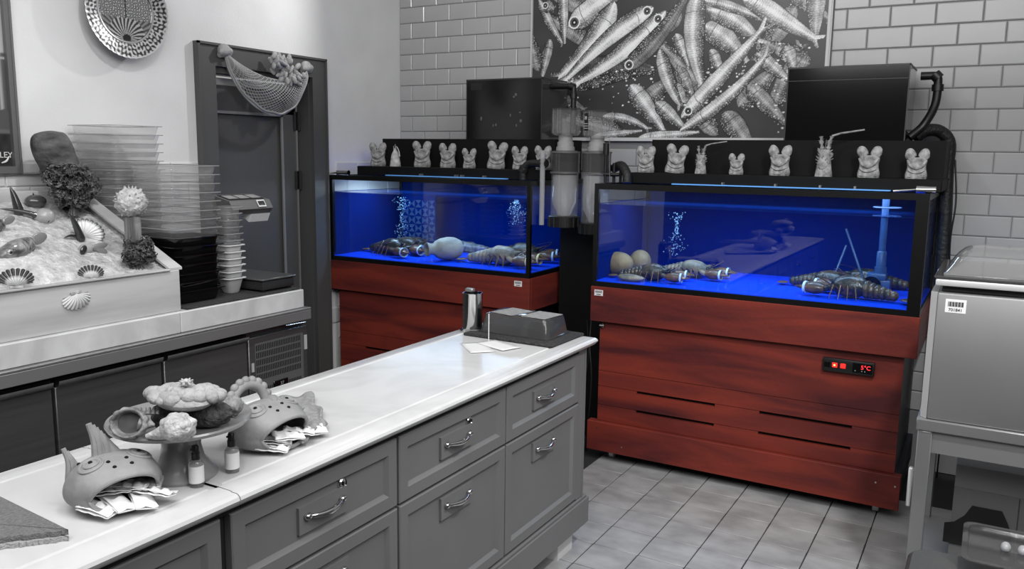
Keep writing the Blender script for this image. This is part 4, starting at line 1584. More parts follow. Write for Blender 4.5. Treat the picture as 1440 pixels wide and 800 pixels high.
slab(1.166, 2.985, 'longer white polished marble worktop slab ending near the larger tank', 'far')
slab(-.1, 1.163, 'shorter white marble worktop slab under the clay pots and mat', 'near')
ITZ = .889

# cup
p = site(672, 458, 'Z', ITZ)
cx_, cy_ = -1.79, 2.80
k = root('steel_cup', 'polished steel cup standing on a round foot near the tray', 'cup', (cx_, cy_, ITZ))
M().lathe([(.04, .008), (.04, .155), (.0415, .158), (.037, .158), (.037, .02), (0, .02)], (cx_, cy_, ITZ), 32).build('body', 'chrome', k)
M().lathe([(.05, 0), (.05, .006), (.042, .014), (.0, .014)], (cx_, cy_, ITZ), 32).build('foot', 'chrome', k)
M().rbox(cx_ - .03, cx_ + .005, cy_ - .012, cy_ + .012, ITZ + .16, ITZ + .175, .003, 1).build('lid_clip', 'steel', k)

# mat, tray cover, leaflets
M_ = Matrix.Translation((-1.575, 2.845, ITZ)) @ Matrix.Rotation(-.02, 4, 'Z')
k = M().rbox(-.2, .2, -.138, .132, 0, .012, .004, 1)
tag(k.xf(M_).build('rubber_mat', 'black_mat', origin=(-1.575, 2.845, ITZ)), 'coarse black mat under the smoked tray cover on marble', 'mat')
tc_ = root('tray_cover', 'low smoked clear tray cover with two pale cards on top', 'tray', (-1.57, 2.85, ITZ + .012))


def taper(k, x0, x1, y0, y1, z0_, z1_, ins, rr=.02):
    def loop(i, z):
        pts = []
        for (cx__, cy__, a0_) in ((x1 - i - rr, y1 - i - rr, 0), (x0 + i + rr, y1 - i - rr, 90), (x0 + i + rr, y0 + i + rr, 180), (x1 - i - rr, y0 + i + rr, 270)):
            for q in range(5):
                a = math.radians(a0_ + q * 22.5)
                pts.append((cx__ + rr * math.cos(a), cy__ + rr * math.sin(a), z))
        return pts
    ls = [loop(-.008, z0_), loop(-.008, z0_ + .004), loop(0, z0_ + .004), loop(ins * .6, z1_ - .012), loop(ins * .8, z1_ - .003), loop(ins + .006, z1_)]
    vs = [p for l in ls for p in l]
    n = 20
    fs = [(a * n + b, a * n + (b + 1) % n, (a + 1) * n + (b + 1) % n, (a + 1) * n + b) for a in range(5) for b in range(n)]
    fs.append(tuple(5 * n + b for b in range(n)))
    k.add(vs, fs)
    return k


taper(M(), -1.735, -1.43, 2.765, 2.95, ITZ + .013, ITZ + .088, .018).build('cover', 'lid_smoke', tc_)
M().box(-1.712, -1.452, 2.788, 2.928, ITZ + .0125, ITZ + .045).build('dark_tray', 'scale_dark', tc_, smooth=False)
for (x, y, rz_, lb) in ((-1.635, 2.85, -.22, 'pale card on the tray cover nearer the steel cup'), (-1.5, 2.85, -.1, 'pale card on the tray cover farther from the cup')):
    k = M().box(-.055, .055, -.065, .065, 0, .0015).xf(Matrix.Translation((x, y, ITZ + .0885)) @ Matrix.Rotation(rz_, 4, 'Z'))
    tag(k.build('card', 'cloth_grey', origin=(x, y, ITZ + .0885), smooth=False), lb, 'card')
ch = root('card_holder', 'thin upright pin holding leaflets in front of the tray', 'holder', (-1.63, 2.66, ITZ))
M().tube([(-1.63, 2.665, ITZ + .002), (-1.63, 2.665, ITZ + .11)], .0018, 6).build('pin', 'white_plastic', ch)
for i, (x, y, a, lb) in enumerate(((-1.565, 2.63, .35, 'white leaflet lying before the tray under the pin'), (-1.615, 2.56, .75, 'second white leaflet poking out under the first before the tray'))):
    k = M().grid(8, 4, lambda u, v: ((u - .5) * .16, (v - .5) * .09, .0012 + .006 * (u - .5) ** 2 + (0.0018 if i == 0 else 0)))
    k.xf(Matrix.Translation((x, y, ITZ + .0006)) @ Matrix.Rotation(-a, 4, 'Z'))
    o = k.build('leaflet', 'paper', origin=(x, y, ITZ))
    tag(o, lb, 'paper')
    md = o.modifiers.new('thick', 'SOLIDIFY')
    md.thickness = .0008

# cake stand
scx, scy = -1.507, 1.172
cs_ = root('cake_stand', 'grey glazed round cake stand carrying corals and sea shells', 'stand', (scx, scy, ITZ))
SZ = ITZ + .129
M().lathe([(.0, 0), (.074, 0), (.075, .006), (.066, .016), (.048, .04), (.041, .07), (.044, .095), (.056, .111)], (scx, scy, ITZ), 40).build('pedestal', 'stoneware', cs_)
M().lathe([(0, .110), (.06, .110), (.130, .117), (.147, .123), (.151, .130), (.149, .134), (.143, .132), (.125, .127), (0, .126)], (scx, scy, ITZ), 56).build('plate', 'stoneware', cs_)


def sp(px, py, z):
    return site(px, py, 'Z', z)


# brain coral on top
b0 = sp(258, 556, SZ + .075)
k = M()
rr = random.Random(5)
for i in range(74):
    a, q = rr.uniform(0, 6.283), rr.random() ** .5
    u_, v_ = q * math.cos(a), q * math.sin(a)
    hgt = .014 * (1 - q * q)
    pp = Vector((b0.x, b0.y, SZ + .075)) + Vector((.866, .5, 0)) * u_ * .076 + Vector((-.5, .866, 0)) * v_ * .045 + Vector((0, 0, hgt))
    s_ = rr.uniform(.011, .0175)
    k.ell(pp, (s_, s_, s_ * .85), 12, 8, bumps(i, 5, .1, .7))
k.ell(Vector((b0.x, b0.y, SZ + .066)), (.07, .05, .02), 20, 10)
tag(k.build('brain_coral', 'coral', origin=(b0.x, b0.y, SZ + .045)), 'large pale cauliflower-like coral on top of the cake stand pile', 'coral')
q0 = sp(262, 540, SZ + .105)
k = M()
for i in range(10):
    a = i * .628
    k.tube([(q0.x, q0.y, SZ + .106), (q0.x + .014 * math.cos(a), q0.y + .014 * math.sin(a), SZ + .106 + .008 * (i % 2))], [.005, .0015], 6)
k.ell((q0.x, q0.y, SZ + .108), (.008, .008, .009), 10, 8)
tag(k.build('small_shell', 'white_shell', origin=(q0.x, q0.y, SZ + .095)), 'tiny spiky white shell perched on the pale coral', 'shell')
for (px, py, ra, rb, rz_, lb) in ((236, 586, .035, .028, .3, 'dark rough coral lump behind the white shell'), (288, 582, .058, .036, .35, 'dark rough coral lump beside the small dark shell')):
    q = sp(px, py, SZ + .024)
    k = M().ell((0, 0, 0), (ra, rb, .029), 40, 26, bumps(int(px), 90, .1, .2))
    k.xf(Matrix.Translation((q.x, q.y, SZ + .026)) @ Matrix.Rotation(rz_, 4, 'Z'))
    tag(k.build('dark_coral', 'coral_dark', origin=(q.x, q.y, SZ)), lb, 'coral')
# conch with open mouth
q = sp(184, 596, SZ + .03)
cn = root('open_conch', 'ridged brown-grey conch with wide open mouth at the stand edge', 'shell', (q.x, q.y, SZ))
ctr = Vector((q.x, q.y, SZ + .032))
fwd = Vector((.55, -.75, .25)).normalized()
side = fwd.cross(Vector((0, 0, 1))).normalized()
upv = side.cross(fwd)
k = M()


def conch(u, v):
    th = 2 * math.pi * u
    prof_ = [(0, -.034), (.014, -.03), (.026, -.016), (.033, .0), (.034, .014), (.031, .022), (.027, .02), (.024, .008), (.016, -.008), (0, -.014)]
    f = v * (len(prof_) - 1)
    i = min(int(f), len(prof_) - 2)
    t = f - i
    r_, h_ = prof_[i][0] * (1 - t) + prof_[i + 1][0] * t, prof_[i][1] * (1 - t) + prof_[i + 1][1] * t
    rdg = 1 + (.09 * abs(math.sin(th * 6)) if v < .55 else 0)
    return ctr + fwd * h_ + (side * math.cos(th) * 1.05 + upv * math.sin(th) * .92) * r_ * rdg


k.grid(48, 40, conch).build('shell_body', 'conch', cn)
k = M()
for i in range(5):
    k.tube([ctr - side * (.01 + .009 * i) - fwd * .018 + upv * .016, ctr - side * (.012 + .009 * i) - fwd * .022 + upv * .03], [.008 - .001 * i, .002], 8)
k.tube([ctr - side * .02, ctr - side * .047 - upv * .006], [.02, .003], 14)
k.build('spire', 'conch', cn)
M().lathe([(0, 0), (.022, 0)], (0, 0, 0), 24).xf(frame_mtx(ctr + fwd * .006, side, fwd)).build('mouth_lining', 'conch_inside', cn)
# white spiral shell
q = sp(250, 604, SZ + .024)
ws = root('white_spiral_shell', 'bright white knobbly spiral shell at the front of the cake stand', 'shell', (q.x, q.y, SZ))
ax = Vector((.80, .60, 0))
pr2 = Vector((-.6, .8, 0))
k = M()
k.ell((q.x, q.y, SZ + .028), (.036, .033, .028), 36, 24, bumps(21, 26, .12, .28))
for i in range(12):
    a = i / 12 * 6.283
    k.ell(Vector((q.x, q.y, SZ + .028)) + ax * .012 + pr2 * .026 * math.cos(a) + Vector((0, 0, .022 * math.sin(a))), (.007, .007, .007), 8, 6)
k.build('whorl', 'white_shell', ws)
M().tube([Vector((q.x, q.y, SZ + .022)) - ax * .02, Vector((q.x, q.y, SZ + .014)) - ax * .045, Vector((q.x, q.y, SZ + .012)) - ax * .062], [.018, .01, .004], 14).build('siphon_tip', 'white_shell', ws)
M().tube([Vector((q.x, q.y, SZ + .036)) + ax * .02, Vector((q.x, q.y, SZ + .042)) + ax * .037], [.02, .003], 14).build('spire', 'white_shell', ws)
q = sp(327, 573, SZ + .018)
tag(M().ell((q.x, q.y, SZ + .022), (.026, .02, .02), 32, 20, bumps(33, 30, .2, .25)).build('small_dark_shell', 'conch', origin=(q.x, q.y, SZ)), 'small dark bumpy shell at the far rim of the cake stand', 'shell')


# clay fish-head pots
def clay_pot(lab, base, heading, sc_, m='clay', arch=False):
    """pot with a wide mouth; heading is the direction the mouth faces"""
    t = root('clay_fish_pot', lab, 'pot', (0, 0, 0))
    nu_, nv_ = 56, 30
    P0_ = math.radians(44)

    def surf(u, v, g):
        # v = 0 at the mouth lip, 1 at the back pole
        th = 2 * math.pi * u
        ph = P0_ + (math.pi - P0_) * v
        rad, fx = math.sin(ph), math.cos(ph)
        up_ = math.sin(th)
        x = fx * .078 * g
        y = rad * math.cos(th) * .100 * g
        z = .042 + rad * up_ * (.072 if up_ > 0 else .05) * g
        lip = max(0, 1 - v / .25)
        x += lip * (.030 * max(0, up_) + .022 * max(0, -up_) + .004)
        y *= 1 + .06 * lip
        z += lip * (-.004 * max(0, up_))
        # narrow towards the back and flatten under
        for s in (-1, 1):
            dd = (y - s * .052) ** 2 + (z - .085) ** 2 + (x - .02) ** 2
            z += .010 * math.exp(-dd / .0009)
            x += .004 * math.exp(-dd / .0009)
        return Vector((x, y, max(z, .003 if g == 1 else .009)))
    k = M()
    k.grid(nu_, nv_, lambda u, v: surf(u, v, 1))
    k.grid(nu_, nv_, lambda u, v: surf(u, v, .92) + Vector((.004 * (1 - v), 0, 0)))
    lo = [surf(i / nu_, 0, 1) for i in range(nu_ + 1)]
    li = [surf(i / nu_, 0, .92) + Vector((.004, 0, 0)) for i in range(nu_ + 1)]
    k.add(lo + li, [(i, i + 1, nu_ + 2 + i, nu_ + 1 + i) for i in range(nu_)])
    k.tube([a.lerp(b, .5) for a, b in zip(lo, li)], .0048, 8, False)
    k.build('body', m, t)
    M().lathe([(0, 0), (.055, 0), (.056, .003), (.045, .006), (0, .006)], (-.0, 0, 0), 28).build('foot', m, t)

    SG = [[surf(a / 140, b / 35 * .8, 1) for b in range(36)] for a in range(71)]

    def on(xh, yh):
        """surface point above (xh, yh)"""
        best = None
        for a in range(0, 71):
            for b in range(36):
                q_ = SG[a][b]
                d_ = (q_.x - xh) ** 2 + (q_.y - yh) ** 2
                if best is None or d_ < best[0]:
                    best = (d_, q_)
        return best[1]
    for s in (-1, 1):
        ex_, ey_ = .022, s * .050
        ey = M()
        for r_ in (.023, .014):
            pr_ = []
            for q in range(24):
                qx, qy = ex_ + r_ * math.cos(q / 24 * 6.28319), ey_ + r_ * math.sin(q / 24 * 6.28319)
                pr_.append(Vector((qx, qy, on(qx, qy).z)))
            for _ in range(4):
                pr_ = [Vector((p_.x, p_.y, (pr_[i_ - 1].z + p_.z * 2 + pr_[(i_ + 1) % 24].z) / 4)) for i_, p_ in enumerate(pr_)]
            ey.tube(pr_ + pr_[:2], .003, 6, False)
        ey.build('eye_ring', m, t)
        M().ell(on(ex_, ey_), (.0048, .0048, .0035), 10, 6).build('hole', 'hole', t)
    for (hx, hy) in ((.035, .016), (.035, -.020), (.058, .020), (.058, -.014), (-.02, -.06)):
        p_ = on(hx, hy)
        M().ell(p_, (.0045, .0045, .0035), 10, 6).build('hole', 'hole', t)
    if not arch:
        # tall curled fin of ridges
        for (nm, org, dr, hh, ln_, nrd, th_) in (('back_fin', Vector((-.008, -.012, .098)), Vector((.25, .97, 0)), .082, .050, 7, .010), ('side_fin', Vector((-.042, -.068, .075)), Vector((.3, .95, 0)), .052, .022, 4, .008)):
            dr.normalize()
            fn = M()
            for i in range(nrd):
                f = i / (nrd - 1)
                b0_ = org + dr * ln_ * (f - .35) + Vector((0, 0, -.022))
                tp = org + dr * (ln_ * (f * .75 - .45)) + Vector((-.012, 0, hh * (1 - .62 * f ** 1.3)))
                mid_ = b0_.lerp(tp, .6) + dr * .006 + Vector((.003 * (i % 2), 0, 0))
                fn.tube(arc([b0_, mid_, tp], 4), [th_ * (1 - .045 * q_) for q_ in range(9)], 8)
            fn.build(nm, m, t)
    else:
        fn = M()
        ar = []
        for i in range(21):
            a = math.pi * (i / 20)
            ar.append(Vector((-.035 - .012 * math.sin(a), -.020 - .052 * math.cos(a), .088 + .062 * math.sin(a) ** .8)))
        fn.tube(ar, .0125, 10)
        for i in range(0, 21, 2):
            d_ = (ar[i] - Vector((-.04, -.02, .09))).normalized()
            fn.ell(ar[i] + d_ * .010, (.010, .012, .012), 12, 8)
        fn.tube([ar[-1], Vector((-.01, .03, .10)), Vector((.02, .01, .112))], [.02, .02, .006], 10)
        fn.build('crest_handle', m, t)
        M().tube(arc([(.0, .055, .095), (.02, .072, .094), (.045, .08, .078)], 4), [.004, .006, .008, .009, .009, .008, .007, .006, .004], 8).build('brow_fin', m, t)
    t.location = base
    t.rotation_euler = (0, 0, heading)
    t.scale = (sc_,) * 3
    return t


pot1 = clay_pot('pale clay fish-head pot with a tall back fin, nearest the mat', (-1.500, 1.0, ITZ), math.radians(-14), .93)
pot2 = clay_pot('pale clay fish-head pot with a scalloped arched handle beside the crumpled cloth', (-1.495, 1.41, ITZ), math.radians(-2), .98, 'clay', True)


def sachet(base, rx, ry, rz_, m, lab, L_=.075, W_=.042, folds=3):
    k = M().grid(10, 5, lambda u, v: ((u - .5) * L_, (v - .5) * W_, .003 + .004 * math.sin(u * folds * 6.283) * math.sin(v * 3.14) + .003 * math.sin(v * 9 + u * 4)))
    k.grid(10, 5, lambda u, v: ((u - .5) * L_, (v - .5) * W_, -.001 + .001 * math.sin(u * folds * 6.283)))
    k.xf(Matrix.Translation(base) @ Matrix.Rotation(rz_, 4, 'Z') @ Matrix.Rotation(ry, 4, 'Y') @ Matrix.Rotation(rx, 4, 'X'))
    o = k.build('sachet', m, origin=base)
    tag(o, lab, 'sachet', 'sachets in the clay pots')
    md = o.modifiers.new('thick', 'SOLIDIFY')
    md.thickness = .0015
    return o


for B_, hd_, sets in (
        (Vector((-1.500, 1.0, ITZ)), -14, (
            (.070, -.055, .020, .5, .12, 'paper_bright', 'white sachet at the mat side corner of the finned pot mouth'),
            (.078, -.018, .024, .15, .18, 'paper_bright', 'white sachet lying across the middle of the finned pot mouth'),
            (.088, .030, .020, -.15, .16, 'paper_bright', 'white sachet near the foot of the finned pot mouth toward the bottles'),
            (.092, .058, .030, .7, .10, 'paper_bright', 'bright sachet sticking out highest from the finned pot'),
            (.045, .015, .040, .9, .02, 'paper', 'grey-white sachet lying on top deep inside the finned pot'),
            (.050, -.025, .042, 1.3, .05, 'foil', 'dark striped sachet inside the finned pot'),
            (.040, .050, .036, 1.0, .0, 'foil', 'foil sachet behind the others in the finned pot'))),
        (Vector((-1.495, 1.41, ITZ)), -2, (
            (.070, -.030, .028, .9, .2, 'foil', 'crumpled foil sachet in the mouth of the handled pot'),
            (.080, .005, .034, 1.2, .1, 'paper_bright', 'bright sachet on top in the handled pot mouth'),
            (.080, .045, .034, .8, .15, 'paper_bright', 'bright sachet leaning out of the handled pot toward the cloth'),
            (.070, .100, .020, 1.2, .05, 'paper', 'long paper sachet spilling from the handled pot onto the cloth'),
            (.078, -.045, .018, .6, .1, 'paper_bright', 'white sachet at the near corner of the handled pot mouth')))):
    fv = Vector((math.cos(math.radians(hd_)), math.sin(math.radians(hd_)), 0))
    sv = Vector((-fv.y, fv.x, 0))
    for (a, b, c_, rz_, ry, m, lb) in sets:
        sachet(B_ + fv * a * .84 + sv * b * .9 + Vector((0, 0, c_)), rnd.uniform(-.3, .3), ry, rz_ + math.radians(hd_), m, lb)

# spray bottles
for (px, py, lb) in ((277, 683, 'small clear spray bottle with blank label nearer the finned pot'), (327, 663, 'small clear spray bottle with blank label nearer the handled pot')):
    q = site(px, py, 'Z', ITZ)
    t = root('spray_bottle', lb, 'bottle', (q.x, q.y, ITZ), 'small bottles by the cake stand')
    c_ = (q.x, q.y, ITZ)
    M().lathe([(0, 0), (.0145, 0), (.0155, .003), (.0155, .052), (.012, .058), (.008, .06)], c_, 24).build('bottle_body', 'bottle_clear', t)
    M().lathe([(.0158, .010), (.0160, .010), (.0160, .047), (.0158, .047)], c_, 24).build('label', 'label_white', t)
    M().lathe([(.009, .06), (.009, .074), (.0075, .075), (.0075, .088), (.006, .09), (0, .09)], c_, 20).build('pump_cap', 'black_plastic', t)
    M().box(q.x - .002, q.x + .002, q.y - .012, q.y, ITZ + .082, ITZ + .086).build('nozzle', 'black_plastic', t, smooth=False)

# crumpled cloth beyond pot 2
k = M()


def cloth_pt(u, v):
    a = Vector((-1.74, 1.60, 0)).lerp(Vector((-1.69, 1.775, 0)), v)
    b = Vector((-1.40, 1.43, 0)).lerp(Vector((-1.44, 1.57, 0)), v)
    p_ = a.lerp(b, u) + Vector((.006 * math.sin(v * 11), .006 * math.sin(u * 13), 0))
    z = .008 + .008 * math.sin(u * 6 + v * 4) ** 2 + .006 * math.sin(v * 9 + u * 3) ** 2 + .016 * math.exp(-((u - .93) / .08) ** 2) * (1 - .5 * v)
    return Vector((p_.x, p_.y, ITZ + z))


o = k.grid(30, 30, cloth_pt).build('crumpled_cloth', 'cloth_grey', origin=(-1.6, 1.6, ITZ))
tag(o, 'crumpled grey cloth lying beyond the handled clay pot', 'cloth')
md = o.modifiers.new('thick', 'SOLIDIFY')
md.thickness = .006
# folded felt mat at the left edge
fm = root('folded_mat', 'folded grey felt mat with frayed edge on the worktop', 'mat', (-1.6, .8, ITZ))
PA, PB_, PC, PD = Vector((-1.80, .86, 0)), Vector((-1.433, .856, 0)), Vector((-1.44, .62, 0)), Vector((-1.86, .62, 0))
a0_, a1_ = site(0, 697, 'Z', ITZ + .02), site(97, 744, 'Z', ITZ + .02)
b0_ = site(0, 756, 'Z', ITZ + .02)
dirb = (b0_ - a1_)
poly = [a1_, a1_ + (a0_ - a1_) * 2.2, b0_ + dirb * 1.1 + (a0_ - a1_) * .9, b0_ + dirb * .6]
for (z0_, z1_, m, sc2, nm) in ((0, .009, 'felt_edge', .003, 'lower_fold'), (.0095, .0195, 'felt_grey', 0, 'upper_fold')):
    kk = M()
    n = 40
    e1 = []
    for i in range(n + 1):
        q = a1_.lerp(b0_ + dirb * .6, i / n)
        q = q + Vector((rnd.uniform(-.0025, .0025) + sc2 * 2, rnd.uniform(-.003, .003) - sc2, 0))
        e1.append(q)
    far = [a1_ + (a0_ - a1_) * 2.2 * (i / 1.0) for i in (1,)]
    outline = e1 + [poly[2], poly[1]]
    kk.add([(q.x, q.y, ITZ + z0_ + .0005) for q in outline] + [(q.x, q.y, ITZ + z1_) for q in outline],
           [tuple(range(len(outline)))[::-1], tuple(range(len(outline), 2 * len(outline)))] + [(i, (i + 1) % len(outline), len(outline) + (i + 1) % len(outline), len(outline) + i) for i in range(len(outline))])
    kk.build(nm, m, fm, smooth=False)

# ------------------------------------------------------------------ refrigerated back counter
bc = root('refrigerated_counter', 'long dark steel refrigerated counter with doors and a louvred vent along the white wall', 'refrigerator', (-3.2, 2.0, 0))
M().box(WL + .01, -2.84, 1.0, 2.925, .1, .86).build('body', 'steel_dark', bc, smooth=False)
M().rbox(WL + .01, -2.79, 1.0, 2.935, .855, .864, .002, 1).build('steel_top', 'steel', bc, smooth=False)
M().rbox(-2.80, -2.79, 1.0, 2.935, .808, .854, .002, 1).build('front_lip', 'steel_panel', bc, smooth=False)
for y in (1.1, 2.85):
    for x in (-3.5, -2.9):
        M().tube([(x, y, 0), (x, y, .1)], .02, 12).build('leg', 'steel', bc)
for y0, y1 in ((1.236, 1.664), (1.676, 2.112), (2.124, 2.552)):
    dd = M().rbox(-2.838, -2.812, y0, y1, .16, .765, .003, 1).build('door', 'steel_dark', bc)
    M().grid(8, 1, lambda u, v: (-2.812 + .022 * math.sin(u * math.pi * .5), y0 + .004 + v * (y1 - y0 - .008), .766 + .024 * (1 - math.cos(u * math.pi * .5)))).build('handle_lip', 'steel', dd)
    M().box(-2.84, -2.812, y0 + .002, y1 - .002, .768, .796).build('recess', 'black_frame', dd, smooth=False)
vt = M().rbox(-2.838, -2.815, 2.564, 2.93, .16, .775, .003, 1).build('vent_panel', 'steel_dark', bc)
M().box(-2.8155, -2.8135, 2.60, 2.90, .35, .745).build('vent_backing', 'scale_grey', vt, smooth=False)
k = M()
for r_ in range(9):
    z = .722 - r_ * .034 - (.03 if r_ > 4 else 0)
    for c_ in range(26):
        y = 2.605 + c_ * .0108
        k.box(-2.8136, -2.8128, y, y + .0055, z - .012, z + .014)
o = k.build('vent_slot', 'slot_black', vt, smooth=False)
o['kind'] = 'stuff'
M().rbox(-2.8133, -2.806, 2.70, 2.79, .515, .55, .002, 1).build('thermostat', 'black_gloss', vt)
text('37', .022, frame_mtx((-2.8055, 2.75, .532), (0, 1, 0), (1, 0, 0)), 'digits', 'label_grey', vt)
M().box(-2.8134, -2.809, 2.905, 2.922, .66, .73).box(-2.8134, -2.809, 2.575, 2.588, .62, .66).build('catch', 'steel_side', vt, smooth=False)
M().tube([(-2.795, 2.77, .802), (-2.795, 2.9, .797)], .004, 8).build('latch_rod', 'chrome', vt)
# marble shelf slab on the counter
for y0, y1, lb in ((1.0, 2.215, 'white marble slab under the ice tray on the steel counter'), (2.217, 2.915, 'white marble slab under the plastic pans and the scale')):
    tag(M().rbox(WL + .012, -2.815, y0, y1, .8645, .95, .003, 1).build('marble_slab', 'marble_slab', origin=(-3.2, (y0 + y1) / 2, .8645), smooth=False), lb, 'slab')
tag(M().rbox(-3.5, -2.83, 2.262, 2.905, .951, .958, .002, 1).build('rubber_mat', 'black_mat', origin=(-3.2, 2.58, .951), smooth=False), 'coarse black mat under the pans and the scale', 'mat')
BZ = .9585


# ------------------------------------------------------------------ stacks of plastic pans
def pan(x0, x1, y0, y1, z, h, m, mr, rim=.012, tp=.012):
    """open tapered pan with rim; z is its rim height"""
    t = bpy.data.objects.new('food_pan', None)
    col.objects.link(t)
    cx__, cy__ = (x0 + x1) / 2, (y0 + y1) / 2
    t.location = (cx__, cy__, z - h)
    OFF[t.name] = Vector(t.location)
    k = M()

    def loop(i, zz, rr=.018):
        pts = []
        for (ax_, ay_, a0_) in ((x1 - i - rr, y1 - i - rr, 0), (x0 + i + rr, y1 - i - rr, 90), (x0 + i + rr, y0 + i + rr, 180), (x1 - i - rr, y0 + i + rr, 270)):
            for q in range(4):
                a = math.radians(a0_ + q * 30)
                pts.append((ax_ + rr * math.cos(a), ay_ + rr * math.sin(a), zz))
        return pts
    ls = [loop(tp + .004, z - h), loop(tp, z - h + .006), loop(0, z - .002)]
    n = 16
    k.add([p for l in ls for p in l], [(a * n + b, a * n + (b + 1) % n, (a + 1) * n + (b + 1) % n, (a + 1) * n + b) for a in range(2) for b in range(n)] + [tuple(range(n))[::-1]])
    k.build('body', m, t)
    r_ = M()
    la, lb, lc = loop(0, z), loop(-rim, z), loop(-rim, z - .0035)
    ld_ = loop(0, z - .0035)
    r_.add(la + lb + lc + ld_, [(a * n + b, a * n + (b + 1) % n, (a + 1) * n + (b + 1) % n, (a + 1) * n + b) for a in range(3) for b in range(n)])
    r_.build('rim', mr, t)
    return t


ORD = ['lowest', 'second lowest', 'third from the bottom', 'fourth from the bottom', 'fifth from the bottom', 'sixth from the bottom', 'seventh from the bottom', 'eighth from the bottom',
       'ninth from the bottom', 'tenth from the bottom', 'eleventh from the bottom', 'twelfth from the bottom', 'thirteenth from the bottom', 'fourteenth from the bottom', 'fifteenth from the bottom', 'sixteenth from the bottom', 'seventeenth from the bottom', 'eighteenth from the bottom', 'nineteenth from the bottom', 'twentieth from the bottom']


def stack(x0, x1, y0, y1, zb_, n, pitch, h, m, mr, desc, group, jig=.002, rim=.012):
    base = pan(x0, x1, y0, y1, zb_ + h, h, m, mr, rim)
    for i in range(n):
        o = base if i == 0 else dup(base, (base.location.x + rnd.uniform(-jig, jig), base.location.y + rnd.uniform(-jig, jig), zb_ + i * pitch))
        tag(o, '%s %s' % (desc, 'topmost of them' if i == n - 1 else ORD[i]), 'pan', group)


PT = .0372
stack(-3.19, -2.90, 2.285, 2.505, BZ, 7, PT, .055, 'pan_black', 'pan_black', 'black plastic food pan in the front stack,', 'black food pans', rim=.016)
stack(-3.19, -2.90, 2.285, 2.505, BZ + 7 * PT, 8, PT * 1.0, .055, 'pan_clear', 'pan_rim', 'clear plastic food pan above the black ones,', 'clear food pans in the front stack', rim=.012)
stack(-3.55, -3.25, 2.27, 2.50, BZ, 19, .0378, .06, 'pan_clear', 'pan_rim', 'clear plastic food pan in the taller stack against the wall,', 'clear food pans in the rear stack', rim=.012)
stack(-3.03, -2.945, 2.585, 2.675, BZ, 6, .030, .07, 'pan_frosted', 'white_plastic', 'small frosted white tub under the clear ones,', 'small white tubs', jig=.001, rim=.010)
stack(-3.035, -2.945, 2.583, 2.675, BZ + 6 * .030 + .012, 6, .030, .05, 'pan_clear', 'pan_rim', 'small clear tub above the frosted white ones,', 'small clear tubs', jig=.002, rim=.006)

# ------------------------------------------------------------------ kitchen scale
sc = root('weighing_scale', 'grey counter scale with tilted display head on a dark platform', 'scale', (-3.0, 2.8, BZ))
M().rbox(-3.19, -2.86, 2.70, 2.90, BZ + .008, BZ + .05, .006, 2).build('platform_base', 'scale_dark', sc)
M().rbox(-3.20, -2.85, 2.69, 2.905, BZ + .052, BZ + .062, .004, 1).build('pan_plate', 'steel_dark', sc)
for x in (-3.16, -2.88):
    for y in (2.72, 2.88):
        M().tube([(x, y, BZ), (x, y, BZ + .01)], .012, 10).build('foot', 'black_plastic', sc)
M().tube([(-3.22, 2.79, BZ + .03), (-3.22, 2.79, 1.33)], .016, 14).build('column', 'scale_dark', sc)
hc = site(343, 287, 'X', -3.14)
hd = M().prism([(-.055, -.04), (.06, -.045), (.085, -.02), (.06, .02), (-.055, .045)], (hc.x - .02, hc.y - .125, hc.z), (1, 0, 0), (0, 0, 1), (0, .25, 0))
hd.v = hd.v
hd = hd.build('display_head', 'scale_grey', sc, smooth=False)
nn = Vector((.025, 0, .115)).normalized()
# sloping top face carries three read-outs
pA, pB = Vector((hc.x - .02 - .055, 0, hc.z + .045)), Vector((hc.x - .02 + .06, 0, hc.z + .02))
dX = (pB - pA)
nT = Vector((-dX.z, 0, dX.x)).normalized()
M().obox(pA.lerp(pB, .5) + Vector((0, hc.y, 0)) + nT * .001, dX * .36, (0, .108, 0), nT * .0012).build('display_strip', 'black_plastic', hd, smooth=False)
for i in range(3):
    M().obox(pA.lerp(pB, .5) + Vector((0, hc.y - .07 + .07 * i, 0)) + nT * .003, dX * .24, (0, .028, 0), nT * .001).build('read_out', 'label_grey', hd, smooth=False)
q = Vector((hc.x + .052, hc.y + .06, hc.z + .0))
lb = M().obox(q + Vector((.002, 0, .004)), (.01, 0, -.016), (0, .024, 0), (.0012, 0, .0008)).build('sticker', 'label_white', hd, smooth=False)
k = M()
for i in range(8):
    k.obox(q + Vector((.0035, -.018 + i * .005, .005)), (.006, 0, -.01), (0, .0014, 0), (.0012, 0, .0008))
k.build('barcode', 'ink', lb, smooth=False)
M().prism([(-.02, -.06), (.05, -.045), (.03, -.085)], (hc.x, hc.y + .0, hc.z), (1, 0, 0), (0, 0, 1), (0, .12, 0)).build('bracket', 'white_plastic', hd, smooth=False)

# ------------------------------------------------------------------ ice display tray
IS = Vector((-2.86, 0, 1.112))
IE = Vector((-3.45, 0, 1.365))
SL = (IE.z - IS.z) / (IE.x - IS.x)
nI = Vector((-SL, 0, 1)).normalized()


def ice_z(x, y):
    t = (x - IS.x) / (IE.x - IS.x)
    hump = .055 * math.exp(-((y - 1.72) / .24) ** 2) * math.sin(math.pi * min(1, max(0, t * .8 + .12)))
    return IS.z + SL * (x - IS.x) + hump + .006 * math.sin(x * 23 + y * 17) * math.sin(y * 31)


def ice_at(px, py):
    p_ = site_plane(px, py, IS, nI)
    for _ in range(6):
        zz = ice_z(p_.x, p_.y)
        p_ = site_plane(px, py, (p_.x, p_.y, zz), Vector((0, 0, 1)).lerp(nI, .9).normalized())
    return Vector((p_.x, p_.y, ice_z(p_.x, p_.y)))


